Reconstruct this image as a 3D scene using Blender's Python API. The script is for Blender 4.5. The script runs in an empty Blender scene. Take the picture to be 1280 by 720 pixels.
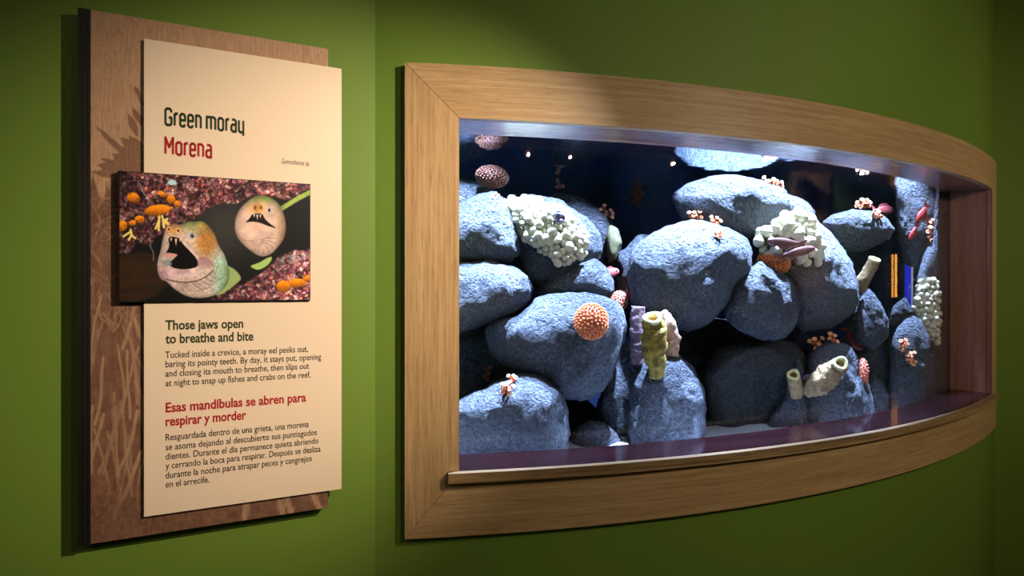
import bpy, bmesh, math, random
import numpy as np
from mathutils import Vector, Matrix, noise
from mathutils.bvhtree import BVHTree
random.seed(7)
SC = bpy.context.scene
COL = SC.collection
PI = math.pi

# ------------------------------------------------------------ camera
EYE = 1.5
F = 750.0            # focal length in pixels of a 1280 px wide frame
HY = 358.0           # row of the horizon
cam_d = bpy.data.cameras.new('camera')
cam = bpy.data.objects.new('camera', cam_d); COL.objects.link(cam)
cam.location = (0, 0, EYE); cam.rotation_euler = (PI/2, 0, 0)
cam_d.sensor_width = 36; cam_d.lens = F/1280*36
cam_d.shift_y = (HY-360)/1280
cam_d.clip_start = .02
SC.camera = cam
# ------------------------------------------------------------ world, lights, exposure
SC.view_settings.view_transform = 'Standard'; SC.view_settings.look = 'None'
SC.view_settings.gamma = 1; SC.view_settings.use_curve_mapping = False
SC.view_settings.exposure = 0.0
w = bpy.data.worlds.new('world'); SC.world = w; w.use_nodes = True
w.node_tree.nodes['Background'].inputs[0].default_value = (.8, .9, 1, 1)
w.node_tree.nodes['Background'].inputs[1].default_value = 0.02
CX, CY, R0 = -0.764, 5.793, 4.249          # plan circle of the curved window front
CV = Vector((CX, CY))
def pol(t, r, z=0): return Vector((CX+r*math.cos(t), CY+r*math.sin(t), z))

def spot(name, loc, aim, power, col, size, blend, rad):
    l = bpy.data.lights.new(name, 'SPOT'); l.energy = power; l.color = col
    l.spot_size = math.radians(size); l.spot_blend = blend; l.shadow_soft_size = rad
    o = bpy.data.objects.new(name, l); COL.objects.link(o); o.location = loc
    o.rotation_euler = (Vector(aim)-Vector(loc)).to_track_quat('-Z', 'Y').to_euler()
    return o
WARM = (1, .84, .64)
L1 = (Vector((1.36, .42, 2.42)), Vector((-.58, 1.58, 1.50)))
L2 = (Vector((2.45, .35, 2.38)), Vector((1.45, 2.3, 1.60)))
L5 = (Vector((2.19, -1.40, 2.70)), Vector((.6, 2., .6)))
L3 = (Vector((.95, -.20, 2.37)), Vector((.60, 1.65, 1.35)))
L4 = (Vector((3.05, 1.1, 2.55)), Vector((3.0, 3.3, 1.55)))
spot('sign_light', L1[0], L1[1], 290, WARM, 40, 1., .012)
spot('window_light', L2[0], L2[1], 54, (1, .88, .68), 105, 1., .01)
spot('room_light', L5[0], L5[1], 12, (1, .88, .68), 50, 1., .01)
spot('left_light', L3[0], L3[1], 27, WARM, 100, 1., .01)
spot('far_light', L4[0], L4[1], 30, WARM, 110, 1., .01)
ar = bpy.data.lights.new('ceiling_fill', 'AREA'); ar.shape = 'SQUARE'; ar.size = 1.6; ar.energy = 9; ar.color = (1, .88, .70)
aro = bpy.data.objects.new('ceiling_fill', ar); COL.objects.link(aro); aro.location = (-1.2, -.9, 3.0)  # added soft fill to lift the shadows, no fixture there
# lamps over the open top of the tank, behind the wall
TANK = (.48, .64, 1.0)
for t, d, pw in ((-81, .13, 700), (-70, .14, 760), (-60, .14, 760), (-50.5, .13, 560)):
    p = pol(math.radians(t), R0-.15-d, 2.65); q = pol(math.radians(t-3.5), R0-.15-d-.17, 1.3)
    spot('tank_light', p, q, pw*2.1, TANK, 60, .6, .02)

# ------------------------------------------------------------ helpers
def tag(o, label=None, cat=None, group=None, kind=None):
    if label: o['label'] = label
    if cat: o['category'] = cat
    if group: o['group'] = group
    if kind: o['kind'] = kind
    return o
def empty(name, loc, label=None, cat=None, group=None, kind=None):
    o = bpy.data.objects.new(name, None); COL.objects.link(o); o.location = loc; o.empty_display_size = .05
    return tag(o, label, cat, group, kind)
def link(name, me, mat=None, parent=None, smooth=False):
    o = bpy.data.objects.new(name, me); COL.objects.link(o)
    if mat is not None and not me.materials: me.materials.append(mat)
    if smooth: me.shade_smooth()
    if parent is not None:
        o.parent = parent
        if parent.type == 'EMPTY': o.matrix_parent_inverse = Matrix.Translation(-Vector(parent.location))
    return o
def mesh(name, vs, fs, mat=None, parent=None, smooth=False, uvs=None):
    me = bpy.data.meshes.new(name)
    me.from_pydata([tuple(v) for v in vs], [], fs)
    if uvs is not None:
        ul = me.uv_layers.new(name='UVMap')
        for lp in me.loops: ul.data[lp.index].uv = uvs[lp.vertex_index]
    me.update()
    bm = bmesh.new(); bm.from_mesh(me); bmesh.ops.recalc_face_normals(bm, faces=bm.faces); bm.to_mesh(me); bm.free()
    return link(name, me, mat, parent, smooth)

class Nt:
    def __init__(s, name):
        s.m = bpy.data.materials.new(name); s.m.use_nodes = True
        s.t = s.m.node_tree; s.n = s.t.nodes; s.n.clear()
        s.out = s.n.new('ShaderNodeOutputMaterial')
    def add(s, typ, _props=None, **k):
        nd = s.n.new('ShaderNode'+typ)
        for a, b in (_props or {}).items(): setattr(nd, a, b)
        for a, b in k.items():
            key = a.replace('_', ' ')
            if key[:1] == 'i' and key[1:].isdigit(): key = int(key[1:])
            sock = nd.inputs[key]
            if isinstance(b, bpy.types.NodeSocket): s.t.links.new(b, sock)
            elif isinstance(b, tuple) and len(b) == 3 and sock.type == 'RGBA': sock.default_value = (*b, 1)
            else: sock.default_value = b
        return nd
    def ramp(s, fac, stops, interp='LINEAR'):
        r = s.n.new('ShaderNodeValToRGB'); s.t.links.new(fac, r.inputs[0]); e = r.color_ramp.elements
        r.color_ramp.interpolation = interp
        while len(e) < len(stops): e.new(.5)
        for i, (p, c) in enumerate(stops):
            e[i].position = p; e[i].color = (*c, 1) if isinstance(c, tuple) else (c, c, c, 1)
        return r.outputs[0]
    def mix(s, fac, a, b, mode='MIX'):
        m = s.n.new('ShaderNodeMix'); m.data_type = 'RGBA'; m.blend_type = mode
        for v, k in ((fac, 0), (a, 6), (b, 7)):
            if isinstance(v, bpy.types.NodeSocket): s.t.links.new(v, m.inputs[k])
            elif k == 0: m.inputs[0].default_value = v
            else: m.inputs[k].default_value = (*v, 1)
        return m.outputs[2]
    def bsdf(s, col, rough=.6, normal=None, spec=.5, **k):
        b = s.add('BsdfPrincipled', Base_Color=col, Roughness=rough, **k)
        b.inputs['Specular IOR Level'].default_value = spec
        if normal is not None: s.t.links.new(normal, b.inputs['Normal'])
        s.t.links.new(b.outputs[0], s.out.inputs[0]); return b
def plain(name, col, rough=.6, spec=.5):
    n = Nt(name); n.bsdf(col, rough, spec=spec); return n.m
def srgb(r, g, b):
    f = lambda c: (c/255)/12.92 if c/255 <= .04045 else ((c/255+.055)/1.055)**2.4
    return (f(r), f(g), f(b))

# ------------------------------------------------------------ materials
def m_wall():
    n = Nt('green_wall_paint'); tc = n.add('TexCoord').outputs['Object']
    nz = n.add('TexNoise', Vector=tc, Scale=1.1, Detail=3.).outputs[0]
    col = n.ramp(nz, [(.3, (.135, .225, .024)), (.7, (.155, .25, .032))])
    f = n.add('TexNoise', Vector=tc, Scale=420., Detail=2.).outputs[0]
    bp = n.add('Bump', Height=f, Strength=.10, Distance=.0015)
    n.bsdf(col, .58, bp.outputs[0], .3); return n.m
def m_oak(name, a, b, c, rough=.42, scale=1., spec=.35):
    """straight grained timber: u runs along the grain, v across it, in metres"""
    n = Nt(name); uv = n.add('TexCoord').outputs['UV']
    mp = n.add('Mapping', Vector=uv, Scale=(2.2*scale, 95*scale, 1)).outputs[0]
    g = n.add('TexNoise', Vector=mp, Scale=1., Detail=6., Roughness=.62, Distortion=.25).outputs[0]
    mp2 = n.add('Mapping', Vector=uv, Scale=(.8, 13, 1)).outputs[0]
    g2 = n.add('TexNoise', Vector=mp2, Scale=1.3, Detail=3.).outputs[0]
    mp3 = n.add('Mapping', Vector=uv, Scale=(12., 420, 1)).outputs[0]
    g3 = n.add('TexNoise', Vector=mp3, Scale=1., Detail=2.).outputs[0]
    col = n.ramp(g, [(.34, a), (.5, b), (.66, c)])
    col = n.mix(n.ramp(g2, [(.35, .0), (.7, .45)]), col, a)
    col = n.mix(n.ramp(g3, [(.34, .5), (.46, .0)]), col, tuple(x*.45 for x in a))
    bp = n.add('Bump', Height=g, Strength=.12, Distance=.001)
    n.bsdf(col, rough, bp.outputs[0], spec); return n.m
def m_rock(name, lo, mid, hi, bump=1.):
    n = Nt(name); tc = n.add('TexCoord').outputs['Object']
    rnd = n.add('ObjectInfo').outputs['Random']
    loc = n.add('VectorMath', {'operation': 'ADD'}, i0=tc, i1=n.add('CombineXYZ', X=n.add('Math', {'operation': 'MULTIPLY'}, i0=rnd, i1=40.).outputs[0]).outputs[0]).outputs[0]
    a = n.add('TexNoise', Vector=loc, Scale=9., Detail=9., Roughness=.62, Distortion=.5).outputs[0]
    b = n.add('TexNoise', Vector=loc, Scale=95., Detail=5., Roughness=.7).outputs[0]
    v = n.add('TexVoronoi', {'feature': 'DISTANCE_TO_EDGE'}, Vector=n.add('VectorMath', {'operation': 'ADD'}, i0=loc, i1=n.add('VectorMath', {'operation': 'SCALE'}, i0=n.add('TexNoise', Vector=loc, Scale=30., Detail=3.).outputs[1], Scale=.03).outputs[0]).outputs[0], Scale=42.).outputs[0]
    c = n.ramp(b, [(.36, lo), (.5, mid), (.62, hi)])
    c = n.mix(n.ramp(a, [(.35, .0), (.7, .6)]), c, lo)
    w1 = n.add('TexNoise', Vector=loc, Scale=3.2, Detail=3.).outputs[0]
    c = n.mix(n.ramp(w1, [(.5, .0), (.7, .35)]), c, (.14, .13, .11))
    d1 = n.add('TexNoise', Vector=loc, Scale=48., Detail=6., Roughness=.6, Distortion=.9).outputs[0]
    d2 = n.add('TexNoise', Vector=loc, Scale=120., Detail=3., Roughness=.6, Distortion=.5).outputs[0]
    def times(x, k): return n.add('Math', {'operation': 'MULTIPLY'}, i0=x, i1=k).outputs[0]
    def plus(x, y): return n.add('Math', {'operation': 'ADD'}, i0=x, i1=y).outputs[0]
    h = plus(plus(times(n.ramp(a, [(.3, 0.), (.75, 1.)]), .9), times(n.ramp(d1, [(.36, 0.), (.60, 1.)]), .62)), plus(times(n.ramp(d2, [(.35, 0.), (.65, 1.)]), .20), times(n.ramp(v, [(.0, 0.), (.10, 1.)]), .07)))
    bp = n.add('Bump', Height=h, Strength=1.*bump, Distance=.048)
    n.bsdf(c, .75, bp.outputs[0], .3); return n.m
def m_noisy(name, c1, c2, scale=60., rough=.6, bump=.5, dist=.003):
    n = Nt(name); tc = n.add('TexCoord').outputs['Object']
    a = n.add('TexNoise', Vector=tc, Scale=scale, Detail=5., Roughness=.65).outputs[0]
    c = n.ramp(a, [(.35, c1), (.65, c2)])
    bp = n.add('Bump', Height=a, Strength=bump, Distance=dist)
    n.bsdf(c, rough, bp.outputs[0], .35); return n.m
def schlick(n, f0):
    g = n.add('NewGeometry'); d = n.add('VectorMath', {'operation': 'DOT_PRODUCT'}, i0=g.outputs['Normal'], i1=g.outputs['Incoming']).outputs['Value']
    d = n.add('Math', {'operation': 'ABSOLUTE'}, i0=d).outputs[0]
    return d
def m_glass():
    n = Nt('viewing_acrylic'); d = schlick(n, .04)
    k = n.add('Math', {'operation': 'POWER'}, i0=n.add('Math', {'operation': 'SUBTRACT'}, i0=1., i1=d).outputs[0], i1=5.).outputs[0]
    k = n.add('Math', {'operation': 'MULTIPLY_ADD'}, i0=k, i1=.6, i2=.035).outputs[0]
    t = n.add('BsdfTransparent', Color=(.97, .985, 1.)); g = n.add('BsdfGlossy', Color=(1., 1., 1.), Roughness=.0)
    mx = n.add('MixShader', Fac=k, i1=t.outputs[0], i2=g.outputs[0])
    n.t.links.new(mx.outputs[0], n.out.inputs[0]); return n.m
def m_water():
    n = Nt('water_surface'); tc = n.add('TexCoord').outputs['Object']
    d = schlick(n, .02)
    k = n.add('MapRange', Value=d, i1=.5, i2=.70, i3=.9, i4=.03).outputs[0]
    w_ = n.add('TexNoise', Vector=tc, Scale=7., Detail=2.).outputs[0]
    bp = n.add('Bump', Height=w_, Strength=.25, Distance=.012)
    t = n.add('BsdfTransparent', Color=(.93, .97, 1.)); g = n.add('BsdfGlossy', Color=(.8, .9, 1.), Roughness=.05, Normal=bp.outputs[0])
    mx = n.add('MixShader', Fac=k, i1=t.outputs[0], i2=g.outputs[0])
    n.t.links.new(mx.outputs[0], n.out.inputs[0]); return n.m
def emit(name, col, s):
    n = Nt(name); e = n.add('Emission', Color=col, Strength=s); n.t.links.new(e.outputs[0], n.out.inputs[0]); return n.m

M = {}
M['wall'] = m_wall()
M['oak'] = m_oak('oak_veneer', (.40, .235, .105), (.52, .325, .155), (.60, .40, .21))
M['edge'] = m_oak('ply_edge', (.17, .095, .040), (.36, .22, .10), (.46, .30, .15), .5)
M['cherry'] = m_oak('cherry_lining', (.19, .078, .052), (.27, .115, .080), (.34, .15, .105), .24, .6, .6)
M['sillwood'] = m_oak('dark_lacquered_sill', (.010, .003, .004), (.016, .005, .006), (.022, .007, .008), .12, .6, .2)
M['glass'] = m_glass(); M['water'] = m_water()
M['rock'] = m_rock('grey_reef_rock', (.060, .068, .090), (.128, .138, .168), (.21, .225, .27))
M['rock2'] = m_rock('shaded_reef_rock', (.022, .026, .038), (.05, .056, .072), (.10, .11, .135))  # shaded copy of the reef rock, dimness put into its colour
M['back'] = m_rock('haze_blue_tank_wall', (.014, .042, .13), (.032, .08, .22), (.055, .12, .32), 1.)  # deep blue of the water haze put into the wall colour
M['slope'] = plain('shade_black_slope', (.003, .005, .012), 1., 0.)  # near-black: shade of the deep hollow put into the colour
M['sand'] = m_noisy('white_gravel', (.25, .26, .28), (.6, .62, .65), 260, .8, .8, .004)
M['white'] = m_noisy('cream_coral', (.46, .42, .27), (.62, .58, .43), 120, .6, .4, .002)
M['coralbase'] = m_noisy('coral_base', (.20, .17, .12), (.40, .36, .27), 60, .7)
M['orange'] = m_noisy('orange_coral', (.50, .09, .02), (.6, .15, .05), 220, .5)
M['orangetip'] = m_noisy('orange_coral_tips', (.70, .20, .06), (.78, .28, .10), 300, .5)
M['brown'] = m_noisy('brown_coral', (.08, .022, .012), (.13, .042, .022), 220, .6)
M['browntip'] = m_noisy('brown_coral_tips', (.12, .04, .022), (.16, .055, .03), 220, .6)
M['pinkcoral'] = m_noisy('pink_coral', (.60, .14, .09), (.72, .24, .16), 220, .6)
M['polyp'] = m_noisy('polyp_flesh', (.55, .11, .03), (.62, .17, .06), 300, .5)
M['polyptip'] = m_noisy('polyp_mouth', (.72, .28, .12), (.78, .36, .18), 300, .5)
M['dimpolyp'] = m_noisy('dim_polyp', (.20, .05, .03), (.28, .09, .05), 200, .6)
M['ysponge'] = m_noisy('yellow_sponge', (.09, .06, .005), (.34, .23, .025), 46, .8, 1., .01)
M['tsponge'] = m_noisy('tan_sponge', (.18, .11, .05), (.38, .25, .12), 70, .8, 1., .006)
M['psponge'] = m_noisy('purple_sponge', (.12, .065, .085), (.24, .16, .19), 70, .8, 1., .006)
M['pksponge'] = m_noisy('pink_sponge', (.28, .14, .08), (.46, .30, .21), 60, .8, 1., .008)
M['rim'] = m_noisy('sponge_rim', (.50, .46, .18), (.62, .58, .30), 120, .7)
M['hole'] = plain('sponge_hole', (.30, .17, .05), .9)
M['snail'] = m_noisy('snail_shell', (.06, .05, .10), (.20, .17, .30), 60, .4)
M['redfish'] = m_noisy('red_fish', (.22, .012, .015), (.32, .035, .035), 60, .4, .1)
M['pinkfish'] = m_noisy('pink_fish', (.34, .05, .05), (.42, .09, .09), 60, .4, .1)
M['mauvefish'] = m_noisy('mauve_fish', (.07, .022, .032), (.15, .055, .055), 30, .4, .1)
M['algae'] = m_noisy('olive_sponge', (.03, .03, .01), (.09, .08, .03), 50, .8)
M['blue'] = plain('blue_reflection', (.01, .03, .75), .15)  # blue of a reflection given as a solid colour
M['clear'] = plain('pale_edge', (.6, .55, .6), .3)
M['black'] = plain('eye_black', (.01, .01, .01), .3)
M['blackply'] = m_oak('black_ply_edge', (.008, .006, .005), (.012, .010, .008), (.022, .017, .012), .5)
M['cream'] = plain('cream_panel', srgb(240, 214, 188), .38, .4)
M['creamedge'] = plain('panel_edge', (.10, .06, .035), .6)
M['green_ink'] = plain('green_ink', (.018, .04, .012), .5)
M['red_ink'] = plain('red_ink', (.42, .010, .012), .5)
M['olive_ink'] = plain('olive_ink', (.03, .045, .008), .5)
M['dark_ink'] = plain('dark_ink', (.032, .020, .014), .5)
M['metal'] = plain('black_lamp_metal', (.02, .02, .02), .4)
M['floor'] = m_noisy('dark_carpet', (.02, .02, .02), (.05, .045, .04), 200, .9)
M['ceil'] = plain('dark_ceiling', (.2, .19, .17), .8)

# ------------------------------------------------------------ plan geometry
def ray(px, py): return Vector(((px-640)/F, 1, (HY-py)/F))
def t_at(px, r):
    v = Vector(((px-640)/F, 1)); a = v.dot(v); b = v.dot(CV); c = CV.dot(CV)-r*r
    s = (b-math.sqrt(max(0, b*b-a*c)))/a; p = v*s-CV
    return math.atan2(p.y, p.x), s
RG = R0-.15                                   # outer face of the acrylic
T_OL = t_at(506, R0)[0]; T_IL = t_at(574, R0)[0]; T_IR = t_at(1240.5, R0)[0]
STILE = (T_IL-T_OL)*R0; T_OR = T_IR+STILE/R0
ZOT, ZIT, ZIB, ZOB = EYE+.5875, EYE+.4465, EYE-.49, EYE-.6625

def arc(name, r0, r1, z0, z1, a0, a1, n, mat, parent=None, radial=False):
    """curved bar; a0/a1 are angles or functions of the height fraction (mitres)"""
    fa0 = a0 if callable(a0) else (lambda q: a0); fa1 = a1 if callable(a1) else (lambda q: a1)
    vs, uv, fs = [], [], []
    for i in range(n+1):
        for k, (r, q) in enumerate(((r1, 0), (r1, 1), (r0, 1), (r0, 0))):
            t = fa0(q)+(fa1(q)-fa0(q))*i/n
            z = z0+(z1-z0)*q
            vs.append(pol(t, r, z))
            if radial: uv.append((t*R0, r+z*.37))
            else: uv.append((t*R0, z+(0 if r == r1 else .013)))
    for i in range(n):
        for k in range(4):
            a, b = i*4+k, i*4+(k+1) % 4; fs.append((a, b, b+4, a+4))
    fs.append((0, 1, 2, 3)); e = n*4; fs.append((e+3, e+2, e+1, e))
    o = mesh(name, vs, fs, mat, parent, uvs=uv); o.data.shade_smooth(); o.data.set_sharp_from_angle(angle=.5); return o

# ------------------------------------------------------------ room shell
RW = R0-.024
t_b = t_at(469, RW)[0]; bend = pol(t_b, RW)
sl = F/(2210-640)                              # slope of the sign wall in plan
SD = Vector((1, sl, 0)).normalized(); SN = Vector((SD.y, -SD.x, 0))
t_e = math.radians(-36); endp = pol(t_e, RW)
def wall_poly(name, pts, th=.12, z0=-.16, z1=3.1):
    """vertical wall following plan points, thickened away from the room"""
    n = len(pts); vs = []
    for i, p in enumerate(pts):
        a = pts[max(i-1, 0)]; b = pts[min(i+1, n-1)]; d = (b-a).normalized(); o = Vector((-d.y, d.x, 0))*th
        for q, z in ((p, z0), (p, z1), (p+o, z1), (p+o, z0)): vs.append((q.x, q.y, z))
    fs = []
    for i in range(n-1):
        for k in range(4):
            a, b = i*4+k, i*4+(k+1) % 4; fs.append((a, b, b+4, a+4))
    fs += [(0, 1, 2, 3), ((n-1)*4+3, (n-1)*4+2, (n-1)*4+1, (n-1)*4)]
    return tag(mesh(name, vs, fs, M['wall']), kind='structure')
lw = bend-SD*3.6
wall_poly('wall_left', [Vector((lw.x, lw.y, 0)), Vector((bend.x, bend.y, 0))])
# curved wall with the window opening
def curved_wall():
    vs, fs = [], []
    def blk(a0, a1, z0, z1, n):
        b = len(vs)
        for i in range(n+1):
            t = a0+(a1-a0)*i/n
            for r, z in ((RW, z0), (RW, z1), (RW-.10, z1), (RW-.10, z0)): vs.append(pol(t, r, z))
        for i in range(n):
            for k in range(4):
                a, c = b+i*4+k, b+i*4+(k+1) % 4; fs.append((a, c, c+4, a+4))
        fs.append((b, b+1, b+2, b+3)); e = b+n*4; fs.append((e+3, e+2, e+1, e))
    tl, tr = T_IL-.004, T_IR+.004
    n = 96
    blk(t_b, tl, -.16, 3.1, 6); blk(tr, t_e, -.16, 3.1, 24)
    blk(tl, tr, ZIT+.02, 3.1, n); blk(tl, tr, -.16, ZIB-.03, n)
    o = mesh('wall_front', vs, fs, M['wall']); tag(o, kind='structure')
    o.data.shade_smooth(); o.data.set_sharp_from_angle(angle=.5)
curved_wall()
c1 = Vector((4.0, endp.y+.03, 0)); c2 = Vector((4.0, -2.2, 0)); c3 = Vector((-3.6, -2.2, 0)); c4 = Vector((-3.6, lw.y, 0))
wall_poly('wall_right', [endp, c1]); wall_poly('wall_side', [c1, c2]); wall_poly('wall_back', [c2, c3]); wall_poly('wall_rear', [c3, Vector((lw.x, lw.y, 0))])
tag(mesh('floor', [(-4, -2.6, -.2), (4.4, -2.6, -.2), (4.4, 4.4, -.2), (-4, 4.4, -.2), (-4, -2.6, -.16), (4.4, -2.6, -.16), (4.4, 4.4, -.16), (-4, 4.4, -.16)],
     [(0, 1, 2, 3), (4, 5, 6, 7), (0, 1, 5, 4), (1, 2, 6, 5), (2, 3, 7, 6), (3, 0, 4, 7)], M['floor']), kind='structure')
tag(mesh('ceiling', [(-4, -2.6, 3.1), (4.4, -2.6, 3.1), (4.4, 6, 3.1), (-4, 6, 3.1), (-4, -2.6, 3.15), (4.4, -2.6, 3.15), (4.4, 6, 3.15), (-4, 6, 3.15)],
     [(0, 1, 2, 3), (4, 5, 6, 7), (0, 1, 5, 4), (1, 2, 6, 5), (2, 3, 7, 6), (3, 0, 4, 7)], M['ceil']), kind='structure')

# ------------------------------------------------------------ window frame
win = empty('aquarium_window', pol((T_IL+T_IR)/2, R0, ZOB), 'wide curved oak-framed viewing window into the rocky reef aquarium', 'window')
FT = .024
mi = lambda q: T_OL+(T_IL-T_OL)*(1-q); mo = lambda q: T_OR-(T_OR-T_IR)*(1-q)
g_ = .0002
arc('top_rail', R0-FT, R0, ZIT, ZOT, lambda q: T_IL+(T_OL-T_IL)*q+g_, lambda q: T_IR+(T_OR-T_IR)*q-g_, 110, M['oak'], win)
arc('bottom_rail', R0-FT, R0, ZOB, ZIB-.004, lambda q: T_OL+(T_IL-T_OL)*q+g_, lambda q: T_OR+(T_IR-T_OR)*q-g_, 110, M['oak'], win)
def stile(name, to, ti, parent):
    vs, uv, fs = [], [], []
    rows = ((ZOB, ZOT), (ZIB-.004, ZIT)); n = 6
    for j in range(n+1):
        s = j/n; t = to+(ti-to)*s
        zb = ZOB+(ZIB-.004-ZOB)*s+.0008*s; zt = ZOT+(ZIT-ZOT)*s-.0008
        for r in (R0, R0-FT):
            for z in (zb, zt): vs.append(pol(t, r, z)); uv.append((z, t*R0+r))
    for j in range(n):
        a = j*4
        fs += [(a, a+1, a+5, a+4), (a+2, a+3, a+7, a+6), (a+1, a+3, a+7, a+5), (a, a+2, a+6, a+4)]
    fs += [(0, 1, 3, 2), (n*4, n*4+1, n*4+3, n*4+2)]
    return mesh(name, vs, fs, M['oak'], parent, uvs=uv)
stile('stile', T_OL, T_IL, win); stile('stile', T_OR, T_IR, win)
arc('soffit_lining', RG-.02, R0-.001, ZIT+.0006, ZIT+.018, T_IL-.003, T_IR+.003, 110, M['cherry'], win, True)
arc('sill', RG-.01, R0+.018, ZIB-.018, ZIB, T_IL+.0002, T_IR-.0002, 110, M['sillwood'], win, True)
T_LL = t_at(560.5, R0+.022)[0]
arc('ledge_strip', R0+.0005, R0+.022, ZIB-.026, ZIB+.0006, T_LL, T_IR+.004, 120, M['edge'], win)
def jamb(name, t0, t1, ra, rb):
    vs, uv = [], []
    for t in (t0, t1):
        for r in (rb, ra):
            for z in (ZIB, ZIT): vs.append(pol(t, r, z)); uv.append((z, r+t))
    return mesh(name, vs, [(0, 1, 3, 2), (4, 5, 7, 6), (0, 1, 5, 4), (2, 3, 7, 6), (1, 3, 7, 5), (0, 2, 6, 4)], M['cherry'], win, uvs=uv)
jamb('jamb_lining', T_IL-.005, T_IL, RG-.01, R0-.001); jamb('jamb_lining', T_IR, T_IR+.006, RG-.01, R0-.020)
jamb('jamb_bead', T_IR-.0006, T_IR+.006, R0-.0185, R0-.001)
pane = arc('acrylic_pane', RG-.012, RG, ZIB-.01, ZIT+.01, T_IL-.004, T_IR+.004, 140, M['glass'], win)
pane.data.shade_smooth()
pane.data.set_sharp_from_angle(angle=.5)

# ------------------------------------------------------------ tank
tank = empty('reef_tank', pol(math.radians(-68), 3.4, EYE-.62), 'reef tank with blue water haze coloured into its walls behind the curved window', 'aquarium')
RB = RG-1.45; ZW = EYE+.492
TA, TB = math.radians(-97), math.radians(-38)
def back_wall():
    vs, fs = [], []; nt, nz = 130, 40
    for i in range(nt+1):
        for j in range(nz+1):
            t = TA+(TB-TA)*i/nt; z = .75+(2.4-.75)*j/nz; p = pol(t, RB, z)
            k = noise.fractal(p*1.9, 1., 2., 4)*.13
            vs.append(pol(t, RB+k, z))
    for i in range(nt):
        for j in range(nz):
            a = i*(nz+1)+j; fs.append((a, a+1, a+nz+2, a+nz+1))
    return mesh('back_wall', vs, fs, M['back'], tank, True)
back_wall()
def end_panel(t):
    vs = [pol(t+dt, r, z) for dt in (0, .01 if t > -1.2 else -.01) for r in (RB-.2, RG-.012) for z in (.75, 2.4)]
    return mesh('end_panel', vs, [(0, 1, 3, 2), (4, 5, 7, 6), (0, 1, 5, 4), (2, 3, 7, 6), (1, 3, 7, 5), (0, 2, 6, 4)], M['back'], tank)
end_panel(TA); end_panel(TB)
def disc(name, z, nr, nt, mat, amp, r1=None):
    vs, fs = [], []
    for i in range(nt+1):
        for j in range(nr+1):
            t = TA+(TB-TA)*i/nt; r = RB-.15+((r1 or RG-.013)-RB+.15)*j/nr; p = pol(t, r, z)
            vs.append((p.x, p.y, z+amp*noise.fractal(p*6, 1., 2., 4)))
    for i in range(nt):
        for j in range(nr):
            a = i*(nr+1)+j; fs.append((a, a+1, a+nr+2, a+nr+1))
    return mesh(name, vs, fs, mat, tank, True)
tag(disc('gravel_bed', EYE-.565, 60, 160, M['sand'], .012), kind='stuff')
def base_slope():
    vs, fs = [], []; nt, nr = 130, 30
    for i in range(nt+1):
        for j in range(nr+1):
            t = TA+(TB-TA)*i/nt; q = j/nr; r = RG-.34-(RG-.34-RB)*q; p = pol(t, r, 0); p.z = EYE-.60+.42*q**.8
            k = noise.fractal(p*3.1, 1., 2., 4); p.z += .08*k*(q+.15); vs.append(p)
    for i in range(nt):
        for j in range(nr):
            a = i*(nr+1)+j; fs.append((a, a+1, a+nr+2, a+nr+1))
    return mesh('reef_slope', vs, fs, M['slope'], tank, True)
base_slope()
disc('water_surface', ZW, 12, 40, M['water'], 0)

# ------------------------------------------------------------ reef: rocks
TREES = []
def depth_pt(px, py, d):
    v = ray(px, py); s = t_at(min(px, 1203), RG)[1]; return v*(s+d*1.15)+Vector((0, 0, EYE))
class Blob:
    """rounded solid whose outline is given by a star-shaped polygon; has real size and thickness D"""
    def __init__(s, poly, d, D, c=None):
        cx = sum(p[0] for p in poly)/len(poly) if c is None else c[0]
        cy = sum(p[1] for p in poly)/len(poly) if c is None else c[1]
        s.c = depth_pt(cx, cy, d) if not isinstance(d, Vector) else d
        s.k = s.c.y/F; s.D = D
        s.v = (s.c-Vector((0, 0, EYE))).normalized()
        pts = [((x-cx)*s.k, -(y-cy)*s.k) for x, y in poly]
        s.R = []
        N = 180
        for i in range(N):
            a = 2*PI*i/N; dx, dy = math.cos(a), math.sin(a); best = None
            for j in range(len(pts)):
                x1, y1 = pts[j]; x2, y2 = pts[(j+1) % len(pts)]; ex, ey = x2-x1, y2-y1
                den = dx*ey-dy*ex
                if abs(den) < 1e-9: continue
                u = (x1*ey-y1*ex)/den; w_ = (x1*dy-y1*dx)/den
                if u > 0 and -1e-6 <= w_ <= 1+1e-6 and (best is None or u > best): best = u
            s.R.append(best if best else .01)
        # soften the corners a little
        for _ in range(1): s.R = [(s.R[i-1]+2*s.R[i]+s.R[(i+1) % N])/4 for i in range(N)]
    def rad(s, a):
        f = (a % (2*PI))/(2*PI)*180; i = int(f) % 180; g = f-int(f)
        return s.R[i]*(1-g)+s.R[(i+1) % 180]*g
    def at(s, n, amp=0., freq=6., seed=0.):
        """n: unit vector, x right, y depth (+ away), z up"""
        m = math.hypot(n[0], n[2]); a = math.atan2(n[2], n[0])
        R = s.rad(a)*(m**.72 if m > 0 else 0)
        dep = n[1]; dep = math.copysign(abs(dep)**.85, dep)*s.D
        q = Vector((R*math.cos(a), 0, R*math.sin(a)))+s.v*dep
        if amp:
            u = (s.c+q)*freq+Vector((seed, seed*.7, 0))
            k = noise.fractal(u, 1., 2.1, 3)*.55+(.35-abs(noise.noise(u*1.35)))*.9+noise.fractal(u*4.3, .9, 2.1, 3)*.20
            k += noise.fractal((s.c+q)*34, 1., 2., 2)*.26
            q += Vector(n)*k*amp
        p = s.c+q
        e = Vector((p.x-CX, p.y-CY)); L = e.length
        if L > RG-.022: e *= (RG-.022)/L; p.x, p.y = CX+e.x, CY+e.y
        return p
_ico = {}
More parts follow.
